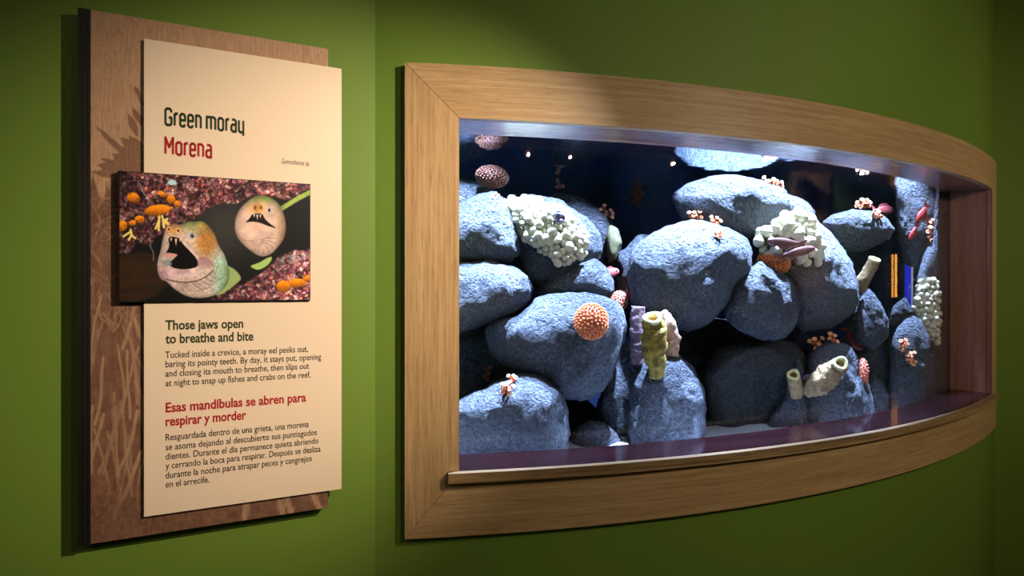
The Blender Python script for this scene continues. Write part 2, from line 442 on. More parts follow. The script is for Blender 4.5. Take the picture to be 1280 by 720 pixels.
def ico(sub):
    if sub not in _ico:
        bm = bmesh.new(); bmesh.ops.create_icosphere(bm, subdivisions=sub, radius=1)
        _ico[sub] = ([v.co.copy().normalized() for v in bm.verts], [tuple(v.index for v in f.verts) for f in bm.faces]); bm.free()
    return _ico[sub]
def rock(poly, d, D, label, mat='rock', amp=.022, freq=6., sub=5, name='rock', group=None, cat='rock', bvh=True, parent=None, c=None):
    b = Blob(poly, d, D, c); dirs, fs = ico(sub); sd = random.random()*50
    vs = [b.at((n.x, n.y, n.z), amp, freq, sd) for n in dirs]
    if bvh: TREES.append(BVHTree.FromPolygons(vs, fs))
    org = b.c.copy()
    me = bpy.data.meshes.new(name); me.from_pydata([tuple(v-org) for v in vs], [], fs); me.update()
    o = link(name, me, M[mat], None, True); o.location = org
    if parent: o.parent = parent; o.location = org-Vector(parent.location)
    else: tag(o, label, cat, group)
    o_b[o.name] = b
    return o
o_b = {}
def hit(px, py, default=.6):
    v = ray(px, py).normalized(); o = Vector((0, 0, EYE)); best = None
    for t in TREES:
        h = t.ray_cast(o, v)
        if h[0] is not None and (best is None or h[3] < best[3]): best = h
    if best is None:
        p = depth_pt(px, py, default); return p, -v
    n = best[1]
    if n.dot(v) > 0: n = -n
    return best[0], n

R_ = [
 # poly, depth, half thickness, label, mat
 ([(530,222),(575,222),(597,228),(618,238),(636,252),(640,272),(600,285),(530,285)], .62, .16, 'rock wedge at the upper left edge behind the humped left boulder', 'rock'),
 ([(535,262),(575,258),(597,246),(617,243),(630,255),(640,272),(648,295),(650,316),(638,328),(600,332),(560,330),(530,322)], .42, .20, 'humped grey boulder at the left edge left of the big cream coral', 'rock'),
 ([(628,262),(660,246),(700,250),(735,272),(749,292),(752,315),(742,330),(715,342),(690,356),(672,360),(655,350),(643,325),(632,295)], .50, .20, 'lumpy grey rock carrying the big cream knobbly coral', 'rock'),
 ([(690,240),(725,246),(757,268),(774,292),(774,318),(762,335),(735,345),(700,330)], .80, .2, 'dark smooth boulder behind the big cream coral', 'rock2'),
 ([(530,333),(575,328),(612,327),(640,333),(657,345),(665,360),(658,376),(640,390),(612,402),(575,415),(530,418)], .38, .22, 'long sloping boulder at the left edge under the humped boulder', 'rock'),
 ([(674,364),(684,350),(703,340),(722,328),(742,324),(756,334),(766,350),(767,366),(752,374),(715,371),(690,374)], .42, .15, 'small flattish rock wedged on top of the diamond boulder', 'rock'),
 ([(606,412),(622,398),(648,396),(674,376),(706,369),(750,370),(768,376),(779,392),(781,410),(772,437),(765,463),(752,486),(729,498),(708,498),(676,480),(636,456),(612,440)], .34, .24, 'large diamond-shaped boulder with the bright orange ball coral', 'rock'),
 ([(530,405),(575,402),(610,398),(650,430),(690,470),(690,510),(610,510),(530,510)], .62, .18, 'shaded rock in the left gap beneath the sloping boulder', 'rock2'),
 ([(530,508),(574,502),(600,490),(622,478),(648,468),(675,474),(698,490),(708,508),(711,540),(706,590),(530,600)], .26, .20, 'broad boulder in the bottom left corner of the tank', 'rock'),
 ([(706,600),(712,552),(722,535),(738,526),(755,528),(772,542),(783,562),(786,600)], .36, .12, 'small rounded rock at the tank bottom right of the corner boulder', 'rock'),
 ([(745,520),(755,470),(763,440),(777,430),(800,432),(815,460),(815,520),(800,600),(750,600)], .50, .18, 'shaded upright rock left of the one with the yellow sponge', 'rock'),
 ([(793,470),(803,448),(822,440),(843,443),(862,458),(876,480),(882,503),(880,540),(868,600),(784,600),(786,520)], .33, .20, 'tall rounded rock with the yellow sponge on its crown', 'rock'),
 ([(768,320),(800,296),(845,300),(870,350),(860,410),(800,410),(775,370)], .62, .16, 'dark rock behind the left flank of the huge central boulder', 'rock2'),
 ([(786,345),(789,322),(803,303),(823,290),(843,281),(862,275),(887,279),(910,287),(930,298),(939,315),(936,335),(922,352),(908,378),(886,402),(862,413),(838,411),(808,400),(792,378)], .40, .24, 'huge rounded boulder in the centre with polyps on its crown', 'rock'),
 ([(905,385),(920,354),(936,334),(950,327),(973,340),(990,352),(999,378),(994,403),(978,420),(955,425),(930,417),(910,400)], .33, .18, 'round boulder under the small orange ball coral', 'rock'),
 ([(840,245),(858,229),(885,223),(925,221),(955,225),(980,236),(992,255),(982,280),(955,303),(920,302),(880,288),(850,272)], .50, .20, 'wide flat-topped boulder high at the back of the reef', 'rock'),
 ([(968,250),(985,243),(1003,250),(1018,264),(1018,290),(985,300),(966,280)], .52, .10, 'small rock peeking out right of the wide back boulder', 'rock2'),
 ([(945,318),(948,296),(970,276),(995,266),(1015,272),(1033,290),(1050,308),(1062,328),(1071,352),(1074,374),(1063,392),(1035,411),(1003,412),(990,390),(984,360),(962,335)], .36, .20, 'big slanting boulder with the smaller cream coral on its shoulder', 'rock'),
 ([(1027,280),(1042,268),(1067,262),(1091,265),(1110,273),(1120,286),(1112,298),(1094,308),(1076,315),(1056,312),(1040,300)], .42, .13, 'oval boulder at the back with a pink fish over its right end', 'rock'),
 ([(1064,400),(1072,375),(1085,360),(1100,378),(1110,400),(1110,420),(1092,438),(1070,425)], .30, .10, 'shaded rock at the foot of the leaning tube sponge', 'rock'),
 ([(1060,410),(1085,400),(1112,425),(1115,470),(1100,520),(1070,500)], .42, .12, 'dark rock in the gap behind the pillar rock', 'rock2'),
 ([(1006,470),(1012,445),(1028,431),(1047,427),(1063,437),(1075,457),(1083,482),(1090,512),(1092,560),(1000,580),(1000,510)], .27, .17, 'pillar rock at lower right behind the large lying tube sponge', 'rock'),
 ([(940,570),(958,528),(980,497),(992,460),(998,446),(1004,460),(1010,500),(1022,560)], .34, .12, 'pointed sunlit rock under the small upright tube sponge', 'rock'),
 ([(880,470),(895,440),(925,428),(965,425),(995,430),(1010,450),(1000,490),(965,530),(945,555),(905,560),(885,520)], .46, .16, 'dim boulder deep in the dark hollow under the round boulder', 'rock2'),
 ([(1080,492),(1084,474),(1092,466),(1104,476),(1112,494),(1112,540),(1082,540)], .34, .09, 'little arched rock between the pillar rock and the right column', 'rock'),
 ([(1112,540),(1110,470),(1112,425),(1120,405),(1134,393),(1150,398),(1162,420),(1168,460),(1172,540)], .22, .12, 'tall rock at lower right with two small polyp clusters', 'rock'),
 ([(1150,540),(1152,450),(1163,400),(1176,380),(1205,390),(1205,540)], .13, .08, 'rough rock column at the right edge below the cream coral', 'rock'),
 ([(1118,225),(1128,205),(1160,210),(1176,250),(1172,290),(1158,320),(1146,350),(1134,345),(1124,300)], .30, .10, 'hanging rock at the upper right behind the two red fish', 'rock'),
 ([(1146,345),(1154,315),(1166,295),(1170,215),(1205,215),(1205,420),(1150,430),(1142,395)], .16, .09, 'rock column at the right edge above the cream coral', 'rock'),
 ([(1098,410),(1108,395),(1122,378),(1132,370),(1140,390),(1130,405),(1112,410)], .28, .06, 'dark small rock below the blue reflection strip', 'rock2'),
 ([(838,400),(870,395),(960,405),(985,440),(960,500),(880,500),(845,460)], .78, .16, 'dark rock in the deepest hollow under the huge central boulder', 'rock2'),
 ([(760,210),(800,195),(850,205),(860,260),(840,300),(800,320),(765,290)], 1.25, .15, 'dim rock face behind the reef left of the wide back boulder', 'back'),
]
for poly, d, D, lb, mt in R_:
    rock(poly, d, D, lb, mt, amp=.020 if D > .15 else .012, c=None)


# ------------------------------------------------------------ reef: life
def ball_mesh(name, r, sub=2, squash=1.):
    bm = bmesh.new(); bmesh.ops.create_icosphere(bm, subdivisions=sub, radius=r)
    for v in bm.verts: v.co.z *= squash
    me = bpy.data.meshes.new(name); bm.to_mesh(me); bm.free(); me.shade_smooth(); return me
def basis(n, up=Vector((0, 0, 1))):
    x = up.cross(n)
    if x.length < 1e-3: x = Vector((1, 0, 0))
    x.normalize(); y = n.cross(x); return Matrix((x, y, n)).transposed()
# cream knobbly corals: a base mound and each knob a part
def knob_coral(poly, d, D, nk, rk, pitch, label, sq=1., c=None, front=.25, upb=0.):
    b = Blob(poly, d, D, c)
    root = empty('knobbly_coral', b.c, label, 'coral')
    bs = Blob([(b_x, b_y) for b_x, b_y in poly], b.c, D*.75, c); bs.R = [x*.84 for x in bs.R]
    dirs, fs = ico(4); vs = [bs.at((n.x, n.y, n.z), .004, 14., 3.)-b.c for n in dirs]
    link('base', bpy.data.meshes.new('coral_base_mesh'), None, None).parent = root
    o = bpy.data.objects[[c_.name for c_ in root.children][-1]]
    o.data.from_pydata([tuple(v) for v in vs], [], fs); o.data.materials.append(M['coralbase']); o.data.shade_smooth()
    mes = []
    for k in range(4):
        me = ball_mesh('knob_mesh', 1., 3); sd = random.random()*30
        for v in me.vertices:
            v.co *= 1+.16*noise.fractal(v.co*1.1+Vector((sd, 0, 0)), 1., 2., 2)
        me.materials.append(M['white']); mes.append(me)
    cx, cy = (c or (sum(p[0] for p in poly)/len(poly), sum(p[1] for p in poly)/len(poly)))
    xs = [p[0] for p in poly]; ys = [p[1] for p in poly]; pts = []
    for _ in range(14000):
        if len(pts) >= nk: break
        x, y = random.uniform(min(xs), max(xs)), random.uniform(min(ys), max(ys))
        if any((x-q[0])**2+(y-q[1])**2 < (pitch*(.82+.3*random.random()))**2 for q in pts): continue
        dx, dz = (x-cx)*b.k, -(y-cy)*b.k; a = math.atan2(dz, dx); q = math.hypot(dx, dz)/b.rad(a)
        if q > .985: continue
        m = q**(1/.72); pts.append((x, y))
        dr = Vector((m*math.cos(a), -math.sqrt(1-m*m), m*math.sin(a)))
        p = b.at((dr.x, dr.y, dr.z)); s = pitch*rk*b.k*(.72+.55*random.random())
        o = bpy.data.objects.new('knob', random.choice(mes)); COL.objects.link(o); o.parent = root
        o.location = p-b.c-b.v*random.uniform(-.004, .012); o.scale = (s, s, s*sq); o.rotation_euler = (random.random()*6, random.random()*6, random.random()*6)
    return root
def P0(px, py, off=0.):
    p, n = hit(px, py); return p-ray(px, py).normalized()*off
c0 = P0(685, 290); c0.y += .03
big = knob_coral([(622,246),(640,240),(655,238),(675,243),(695,250),(712,258),(726,272),(733,290),(733,308),(720,318),(700,325),(686,312),(672,302),(655,290),(640,268)],
    c0, .085, 290, .80, 6.4, 'big cream knobbly coral spread over the lumpy upper left rock', c=(684,283), front=.15, upb=-.95)
c0 = P0(992, 300); c0.y += .02
knob_coral([(949,302),(955,292),(968,282),(985,268),(1000,262),(1015,270),(1024,290),(1031,308),(1030,326),(1018,333),(1002,330),(985,322),(960,318)],
    c0, .08, 120, .76, 9.5, 'smaller cream coral with fat knobs on the slanting boulder', .8, front=.1, upb=-.95)
c0 = P0(1161, 385)
knob_coral([(1143,365),(1150,352),(1162,348),(1174,355),(1178,380),(1178,410),(1172,432),(1160,420),(1148,400),(1142,385)],
    c0, .035, 200, .76, 5.2, 'upright cream coral sheet at the right edge of the tank', .9, front=.1, upb=-1.2)
# ball corals
def ball_coral(px, py, rx, ry, label, mb, mk, nk=230, off=.4, kr=.078, default=.6, tilt=0):
    p, n = hit(px, py, default); k = p.y/F; r = rx*k; v = ray(px, py).normalized()
    c = p-v*r*off
    root = empty('ball_coral', c, label, 'coral')
    me = ball_mesh('ball_coral_body', r*.95, 4); me.transform(Matrix.Diagonal((1, .9, ry/rx, 1))); me.materials.append(M[mb])
    o = link('body', me); o.parent = root
    vs, fs = [], []; dirs, kf = ico(2); ga = PI*(3-math.sqrt(5))
    for i in range(nk):
        y = 1-2*(i+.5)/nk; rr = math.sqrt(1-y*y); a = ga*i
        dr = Vector((rr*math.cos(a), y, rr*math.sin(a))); q = Vector((dr.x*r, dr.y*r*.9, dr.z*r*ry/rx)); b = len(vs)
        s = r*kr*(.8+.4*random.random())*math.sqrt(230/nk)
        for w_ in dirs: vs.append(q+w_*s)
        fs += [tuple(x+b for x in f) for f in kf]
    o2 = mesh('polyp_bumps', vs, fs, M[mk], None, True); o2.parent = root; o2['kind'] = 'stuff'
    root.rotation_euler = (0, math.radians(tilt), 0)
    return root
ball_coral(739, 402, 20.5, 22, 'bright orange ball coral on the front of the diamond boulder', 'orange', 'orangetip')
ball_coral(967, 328, 19, 15, 'small orange ball coral above the round boulder', 'orange', 'orangetip', 240, .5, tilt=12)
ball_coral(615, 221, 20, 13, 'dim brown ball coral at the upper left near the surface', 'brown', 'browntip', 260, default=.48, tilt=8)
ball_coral(774, 376, 10.5, 12, 'small pink ball coral peeking out right of the diamond boulder', 'pinkcoral', 'pinkcoral', 110, default=.55)
ball_coral(1078, 466, 7, 18, 'narrow pink coral on the right flank of the pillar rock', 'pinkcoral', 'pinkcoral', 90, .1, default=.4)
# cup polyp clusters: stalk base and each polyp a part
def cup_mesh(mat, tip):
    vs, fs = [], []; prof = [(0, -1.1), (.55, -1.), (.42, 0), (.60, .75), (.95, 1.1), (.80, 1.25), (.40, .95), (0, .85)]; ns = 10
    for r, z in prof:
        for k in range(ns): vs.append((r*math.cos(2*PI*k/ns), r*math.sin(2*PI*k/ns), z))
    for i in range(len(prof)-1):
        for k in range(ns): fs.append((i*ns+k, i*ns+(k+1) % ns, (i+1)*ns+(k+1) % ns, (i+1)*ns+k))
    me = bpy.data.meshes.new('polyp_mesh'); me.from_pydata(vs, [], fs); me.update()
    me.materials.append(M[mat]); me.materials.append(M[tip])
    for f in me.polygons: f.material_index = 1 if sum(me.vertices[v].co.z for v in f.vertices)/4 > .88 else 0
    me.shade_smooth(); return me
CUP = cup_mesh('polyp', 'polyptip'); DCUP = cup_mesh('dimpolyp', 'dimpolyp')
STALK = ball_mesh('stalk_mesh', 1., 2); STALK.materials.append(M['polyp'])
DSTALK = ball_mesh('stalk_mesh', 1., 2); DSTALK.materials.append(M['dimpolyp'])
def polyps(px, py, w_, h_, n, label, dim=False, default=.6, rp=2.5, ang=0, group=None):
    p, nm = hit(px, py, default); k = p.y/F; v = ray(px, py).normalized()
    root = empty('cup_coral', p, label, 'coral', group)
    st = bpy.data.objects.new('stalk', DSTALK if dim else STALK); COL.objects.link(st); st.parent = root
    st.scale = (w_*k*.30, .012, h_*k*.30); st.location = -v*.004; st.rotation_euler = (0, math.radians(ang), 0)
    ca, sa = math.cos(math.radians(ang)), math.sin(math.radians(ang)); pts = []
    for tries in range(900):
        a = random.random()*2*PI; r = math.sqrt(random.random()); x, z = r*math.cos(a)*w_/2, r*math.sin(a)*h_/2
        x, z = x*ca+z*sa, z*ca-x*sa
        if all(math.hypot(x-q[0], z-q[1]) > rp*1.55 for q in pts): pts.append((x, z))
        if len(pts) >= n: break
    for x, z in pts:
        o = bpy.data.objects.new('polyp', DCUP if dim else CUP); COL.objects.link(o); o.parent = root
        d = Vector((x*k*12+random.uniform(-.25, .25), -1*.35+random.uniform(-.2, .2), z*k*12+.25)).normalized()
        d = (d-v*.35).normalized()
        s = rp*k*(.98+.3*random.random())
        o.location = Vector((x*k, 0, z*k))-v*(.012+.012*random.random())
        o.scale = (s, s, s*1.2); o.rotation_euler = basis(d).to_euler()
    return root
polyps(869, 271, 17, 8, 6, 'orange polyp cluster at the very top of the huge central boulder')
polyps(893, 278, 16, 9, 6, 'orange polyp cluster just right of the crown of the central boulder', ang=20)
polyps(898, 292, 14, 10, 5, 'orange polyp cluster lowest on the crown of the central boulder')
polyps(966, 229, 24, 10, 8, 'orange polyp cluster on the wide back boulder near the surface', ang=25, default=.5)
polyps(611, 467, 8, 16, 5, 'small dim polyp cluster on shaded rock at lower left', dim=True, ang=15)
polyps(641, 475, 11, 9, 5, 'upper cluster of the orange polyps on the bottom left boulder')
polyps(633, 487, 17, 15, 8, 'lower branching orange polyps on the bottom left boulder', ang=-50)
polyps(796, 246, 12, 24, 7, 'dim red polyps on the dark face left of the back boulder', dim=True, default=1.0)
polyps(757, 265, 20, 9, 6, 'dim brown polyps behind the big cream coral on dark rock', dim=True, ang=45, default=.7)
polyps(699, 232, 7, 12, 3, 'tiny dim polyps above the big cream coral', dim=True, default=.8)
polyps(1079, 256, 19, 9, 8, 'orange polyp row on top of the oval back boulder')
polyps(1096, 269, 11, 9, 4, 'orange polyps beside the pink fish on the oval boulder')
polyps(1022, 430, 19, 13, 7, 'orange polyp cluster left of the pillar rock top', default=.3, rp=2.7)
polyps(1041, 426, 10, 17, 5, 'orange polyp cluster on the pillar rock top', rp=2.7)
polyps(1129, 431, 8, 14, 7, 'upper of the two polyp clusters on the tall right rock', rp=2.2)
polyps(1138, 449, 11, 17, 9, 'lower of the two polyp clusters on the tall right rock', rp=2.2)
polyps(1165, 291, 9, 32, 14, 'long vertical orange polyp cluster on the right rock column', rp=2.5)
polyps(622, 284-40, 4, 5, 2, 'tiny pink polyp at the left end of the big cream coral', rp=2.)
# tube sponges
def tube(name, pts, radii, label, mat, rim='rim', lump=.25, hole=True, cat='sponge', fr=40.):
    """pts world points from foot to mouth"""
    n = len(pts); ns = 22; N = 26
    def ip(arr, s):
        f = s*(n-1); i = min(int(f), n-2); g = f-i; g2 = g
        return arr[i]*(1-g2)+arr[i+1]*g2
    root = empty(name, pts[0], label, cat)
    ring = []; vs, fs = [], []
    for j in range(N+1):
        s = j/N; c = ip(pts, s); r = ip(radii, s); d = (ip(pts, min(1, s+.03))-ip(pts, max(0, s-.03))).normalized(); B = basis(d, Vector((0, 1, .01)))
        for k in range(ns):
            a = 2*PI*k/ns; w_ = B @ Vector((math.cos(a), math.sin(a), 0))
            q = c+w_*r; q += w_*r*lump*noise.fractal(q*fr, 1., 2., 3); vs.append(q-pts[0])
    for j in range(N):
        for k in range(ns): fs.append((j*ns+k, j*ns+(k+1) % ns, (j+1)*ns+(k+1) % ns, (j+1)*ns+k))
    fs.append(tuple(range(ns)))
    if not hole: fs.append(tuple(N*ns+k for k in range(ns)))
    o = mesh('body', vs, fs, M[mat], None, True); o.parent = root
    if hole:
        c = pts[-1]; d = (pts[-1]-pts[-2]).normalized(); B = basis(d, Vector((0, 1, .01))); r = radii[-1]
        vs, fs = [], []
        prof = [(1.04, -.25), (1.08, 0), (.98, .14), (.80, .14), (.62, 0), (.56, -.3)]
        for a_, h in prof:
            for k in range(ns):
                a = 2*PI*k/ns; q = c+(B @ Vector((math.cos(a), math.sin(a), 0)))*r*a_*(1+.08*math.sin(3*a))+d*r*h; vs.append(q-pts[0])
        for j in range(len(prof)-1):
            for k in range(ns): fs.append((j*ns+k, j*ns+(k+1) % ns, (j+1)*ns+(k+1) % ns, (j+1)*ns+k))
        o = mesh('rim', vs, fs, M[rim], None, True); o.parent = root
        vs = [c+(B @ Vector((math.cos(2*PI*k/ns), math.sin(2*PI*k/ns), 0)))*r*.57*q_+d*r*h-pts[0] for q_, h in ((1, -.28), (.8, -1.2)) for k in range(ns)]
        fs = [(k, (k+1) % ns, ns+(k+1) % ns, ns+k) for k in range(ns)]+[tuple(range(ns, 2*ns))]
        o = mesh('opening', vs, fs, M['hole'], None, True); o.parent = root
    return root
def at_y(px, py, y): v = ray(px, py); return v*y+Vector((0, 0, EYE))
def tube_px(name, pl, y0, label, mat, dys=None, **k):
    pts = [at_y(x, y, y0+(dys[i] if dys else 0)) for i, (x, y, r) in enumerate(pl)]
    rd = [r*y0/F for x, y, r in pl]; return tube(name, pts, rd, label, mat, **k)
yb = hit(820, 455)[0].y
tube_px('tube_sponge', [(797, 455, 9), (797, 430, 10), (797, 400, 9), (798, 383, 8.5)], yb+.06, 'dull purple column sponge left of the yellow sponge', 'psponge', hole=False)
tube_px('tube_sponge', [(838, 445, 8), (839, 425, 11), (833, 405, 12), (824, 392, 9)], yb+.04, 'pinkish white sponge leaning behind the yellow sponge', 'pksponge', hole=False, lump=.3)
tube_px('tube_sponge', [(820, 471, 8), (819, 450, 13), (818, 425, 16), (817, 408, 14), (816, 397, 11)], yb-.05, 'yellow tube sponge standing on the tall rounded rock', 'ysponge', [0.02, 0, 0, 0, -.02], lump=.35, fr=30.)
ys = hit(1030, 480)[0].y
tube_px('tube_sponge', [(1008, 489, 8), (1022, 481, 13.5), (1036, 469, 14), (1048, 457, 9.5), (1051, 454, 8)], ys-.05, 'large tan tube sponge lying across the pillar rock', 'tsponge', [.05, 0, -.02, -.05, -.08])
tube_px('tube_sponge', [(996, 494, 7), (995, 484, 8.5), (992, 472, 7.5), (992, 468, 7)], ys-.02, 'small upright tan tube sponge left of the lying one', 'tsponge', [.02, 0, -.01, -.03])
tube_px('tube_sponge', [(1005, 478, 4), (1009, 472, 5), (1013, 474, 4)], ys+.03, 'small purple sponge knob between the two tan tubes', 'psponge', hole=False)
yt = hit(1086, 372)[0].y
tube_px('tube_sponge', [(1075, 362, 7), (1079, 350, 7.5), (1088, 335, 7), (1094, 324, 6.5)], yt-.02, 'slender tan tube sponge leaning right of the slanting boulder', 'tsponge', [.03, 0, -.02, -.04], lump=.12)
rock([(757,300),(762,283),(772,288),(776,305),(770,325),(760,330)], .6, .05, 'olive lumpy sponge on the dark smooth boulder', 'algae', .012, 12., 4, name='olive_sponge', cat='sponge', bvh=False)
# snail
def snail(px, py, r):
    p, n = hit(px, py); v = ray(px, py).normalized(); p = p-v*.10; k = p.y/F
    root = empty('sea_snail', p, 'dark purple snail sitting on the big cream coral', 'snail')
    vs, fs = [], []; ns = 14; N = 50
    for j in range(N+1):
        s = j/N; a = s*PI*5; rr = r*k*(1-s)**.8; c = Vector((math.cos(a)*rr*.45, math.sin(a)*rr*.45, s*r*k*1.5)); tr = rr*.62+.0004
        for q in range(ns):
            b = 2*PI*q/ns; vs.append(c+Vector((math.cos(a)*math.cos(b)*tr, math.sin(a)*math.cos(b)*tr, math.sin(b)*tr)))
    for j in range(N):
        for q in range(ns): fs.append((j*ns+q, j*ns+(q+1) % ns, (j+1)*ns+(q+1) % ns, (j+1)*ns+q))
    o = mesh('shell', vs, fs, M['snail'], None, True); o.parent = root
    vs = [w_*r*k*.7+Vector((0, 0, -.3*r*k)) for w_ in ico(2)[0]]
    o = mesh('foot', [(a.x*1.1, a.y, a.z*.5-.4*r*k) for a in vs], ico(2)[1], M['snail'], None, True); o.parent = root
snail(699, 272, 7)
# fish: a tapering body with eye, tail and fins
def fish(px, py, L, H, ang, default, mat, label, yaw=15, flip=1):
    if default < 0: p = hit(px, py)[0]+ray(px, py).normalized()*default
    else: p = depth_pt(px, py, default)
    k = p.y/F; L *= k; H *= k
    root = empty('reef_fish', p, label, 'fish')
    vs, fs = [], []; N, ns = 16, 12
    for j in range(N+1):
        s = j/N; x = (.5-s)*L; h = H/2*(math.sin(PI*min(1, s*.92+.04))**.65)*(1-.35*s)+.0004
        for q in range(ns): a = 2*PI*q/ns; vs.append((x, math.cos(a)*h*.42, math.sin(a)*h))
    for j in range(N):
        for q in range(ns): fs.append((j*ns+q, j*ns+(q+1) % ns, (j+1)*ns+(q+1) % ns, (j+1)*ns+q))
    fs += [tuple(range(ns)), tuple(N*ns+q for q in range(ns))]
    o = mesh('body', vs, fs, M[mat], None, True); o.parent = root
    def fin(nm, pts, t=.0012):
        m = len(pts); vs = [(x*L, t, z*H) for x, z in pts]+[(x*L, -t, z*H) for x, z in pts]
        fs = [tuple(range(m)), tuple(range(2*m-1, m-1, -1))]+[(i, (i+1) % m, m+(i+1) % m, m+i) for i in range(m)]
        o = mesh(nm, vs, fs, M[mat]); o.parent = root
    fin('tail_fin', [(-.46, .12), (-.60, .34), (-.74, .50), (-.68, .15), (-.62, 0), (-.68, -.15), (-.74, -.50), (-.60, -.34), (-.46, -.12)])
    fin('dorsal_fin', [(.22, .40), (.10, .62), (-.15, .60), (-.32, .42), (-.34, .25), (0, .38)])
    fin('anal_fin', [(-.05, -.38), (-.18, -.60), (-.33, -.40), (-.34, -.24)])
    for sg in (1, -1):
        me = ball_mesh('eye_mesh', H*.075, 2); me.materials.append(M['black']); e = link('eye', me); e.parent = root; e.location = (.36*L, sg*H*.14, .08*H)
    root.rotation_euler = (0, math.radians(-ang), math.radians(yaw)); root.scale = (flip, 1, 1)
    return root
fish(1106, 263, 24, 15, 2, -.05, 'pinkfish', 'bright pink fish over the right end of the oval boulder', 5)
fish(1152, 269, 24, 13, -122, -.05, 'redfish', 'upper dim red fish in front of the upper right rock', 10)
fish(1141, 292, 20, 9, -120, -.05, 'redfish', 'lower dim red fish in front of the upper right rock', 10)
fish(980, 303, 40, 13, 175, -.13, 'mauvefish', 'mauve fish passing in front of the smaller cream coral, upper', 0)
fish(998, 315, 42, 13, 14, -.13, 'mauvefish', 'mauve fish just above the small orange ball coral, lower', 0)
fish(764, 341, 20, 13, 15, .52, 'pinkfish', 'pink fish half hidden behind the small flattish rock', 5)
fish(960, 434, 28, 11, -22, .50, 'redfish', 'dim red fish in the dark hollow below the round boulder', 0)
fish(1068, 425, 30, 16, -55, .38, 'redfish', 'dark red fish in the gap right of the pillar rock top', 0)
# solid strip standing in for a blue reflection on the acrylic at the right
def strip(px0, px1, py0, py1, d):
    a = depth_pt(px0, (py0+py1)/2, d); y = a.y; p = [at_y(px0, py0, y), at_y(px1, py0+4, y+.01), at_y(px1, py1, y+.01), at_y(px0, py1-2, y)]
    root = empty('blue_reflection_strip', p[3], 'bright blue reflection on the acrylic, built as a strip between the rocks at the right', 'reflection')
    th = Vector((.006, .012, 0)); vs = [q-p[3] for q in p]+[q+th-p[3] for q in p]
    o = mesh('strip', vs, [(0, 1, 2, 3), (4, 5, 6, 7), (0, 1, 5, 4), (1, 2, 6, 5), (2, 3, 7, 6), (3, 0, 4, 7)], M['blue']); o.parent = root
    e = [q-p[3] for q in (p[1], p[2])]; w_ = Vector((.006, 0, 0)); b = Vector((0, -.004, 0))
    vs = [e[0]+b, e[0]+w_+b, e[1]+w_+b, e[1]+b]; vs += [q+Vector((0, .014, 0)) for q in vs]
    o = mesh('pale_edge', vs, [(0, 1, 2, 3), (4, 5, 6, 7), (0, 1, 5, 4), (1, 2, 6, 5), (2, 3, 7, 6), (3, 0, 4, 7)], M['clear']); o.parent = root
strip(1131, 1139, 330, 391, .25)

# ------------------------------------------------------------ the sign
BP = Vector((bend.x, bend.y, EYE))
def sp(px, py, off):
    """point of the plane standing off metres in front of the sign wall"""
    v = ray(px, py); o = BP+SN*off-Vector((0, 0, EYE)); s = o.dot(SN)/v.dot(SN); return v*s+Vector((0, 0, EYE))
OB, OC, OP = .034, .043, .051            # front faces: board, cream panel, photo panel
sign = empty('exhibit_sign', sp(262, 660, 0), 'tall plywood exhibit sign with cream moray eel text panel and photo', 'sign')
def slab(name, x0, x1, yt, yb, off, th, mat, parent, uv=False):
    """upright slab; yt, yb are the rows of its left edge"""
    a, b = sp(x0, yt, off), sp(x0, yb, off); c = sp(x1, 358, off); u = Vector((c.x-a.x, c.y-a.y, 0)); k = SN*-th
    vs = [b, b+u, a+u, a]; vs += [q+k for q in vs]
    org = Vector(parent.location) if parent.parent is None else Vector((0, 0, 0))
    fs = [(0, 1, 2, 3), (7, 6, 5, 4), (0, 4, 5, 1), (1, 5, 6, 2), (2, 6, 7, 3), (3, 7, 4, 0)]
    uvs = [((q-vs[0]).dot(Vector((0, 0, 1)))+.3*((q-vs[0]).dot(SN)), (q-vs[0]).dot(SD)+(q-vs[0]).dot(SN)) for q in vs]
    return mesh(name, vs, fs, mat, parent, uvs=uvs)

# ---- painted prints, as colours on fine flat grids
rng = np.random.default_rng(5)
def homog(src, dst):
    A = []
    for (x, y), (u, v) in zip(src, dst):
        A.append([x, y, 1, 0, 0, 0, -u*x, -u*y, -u]); A.append([0, 0, 0, x, y, 1, -v*x, -v*y, -v])
    return np.linalg.svd(np.array(A, float))[2][-1].reshape(3, 3)
def hmap(Hm, x, y):
    q = Hm @ np.stack([x.ravel(), y.ravel(), np.ones(x.size)]); return (q[0]/q[2]).reshape(x.shape), (q[1]/q[2]).reshape(x.shape)
def sdpoly(X, Y, P):
    P = np.array(P, float); d = np.full(X.shape, 1e9); ins = np.zeros(X.shape, bool); n = len(P)
    for i in range(n):
        a, b = P[i], P[(i+1) % n]; e = b-a; px_, py_ = X-a[0], Y-a[1]
        t = np.clip((px_*e[0]+py_*e[1])/(e@e+1e-9), 0, 1); d = np.minimum(d, np.hypot(px_-t*e[0], py_-t*e[1]))
        if a[1] != b[1]:
            c = ((a[1] > Y) != (b[1] > Y)) & (X < (b[0]-a[0])*(Y-a[1])/(b[1]-a[1])+a[0]); ins ^= c
    return np.where(ins, -d, d)
def sdline(X, Y, P):
    d = np.full(X.shape, 1e9)
    for a, b in zip(P[:-1], P[1:]):
        a, b = np.array(a, float), np.array(b, float); e = b-a; t = np.clip(((X-a[0])*e[0]+(Y-a[1])*e[1])/(e@e+1e-9), 0, 1)
        d = np.minimum(d, np.hypot(X-a[0]-t*e[0], Y-a[1]-t*e[1]))
    return d
def cov(d, s=2.): return np.clip(.5-d/s, 0, 1)
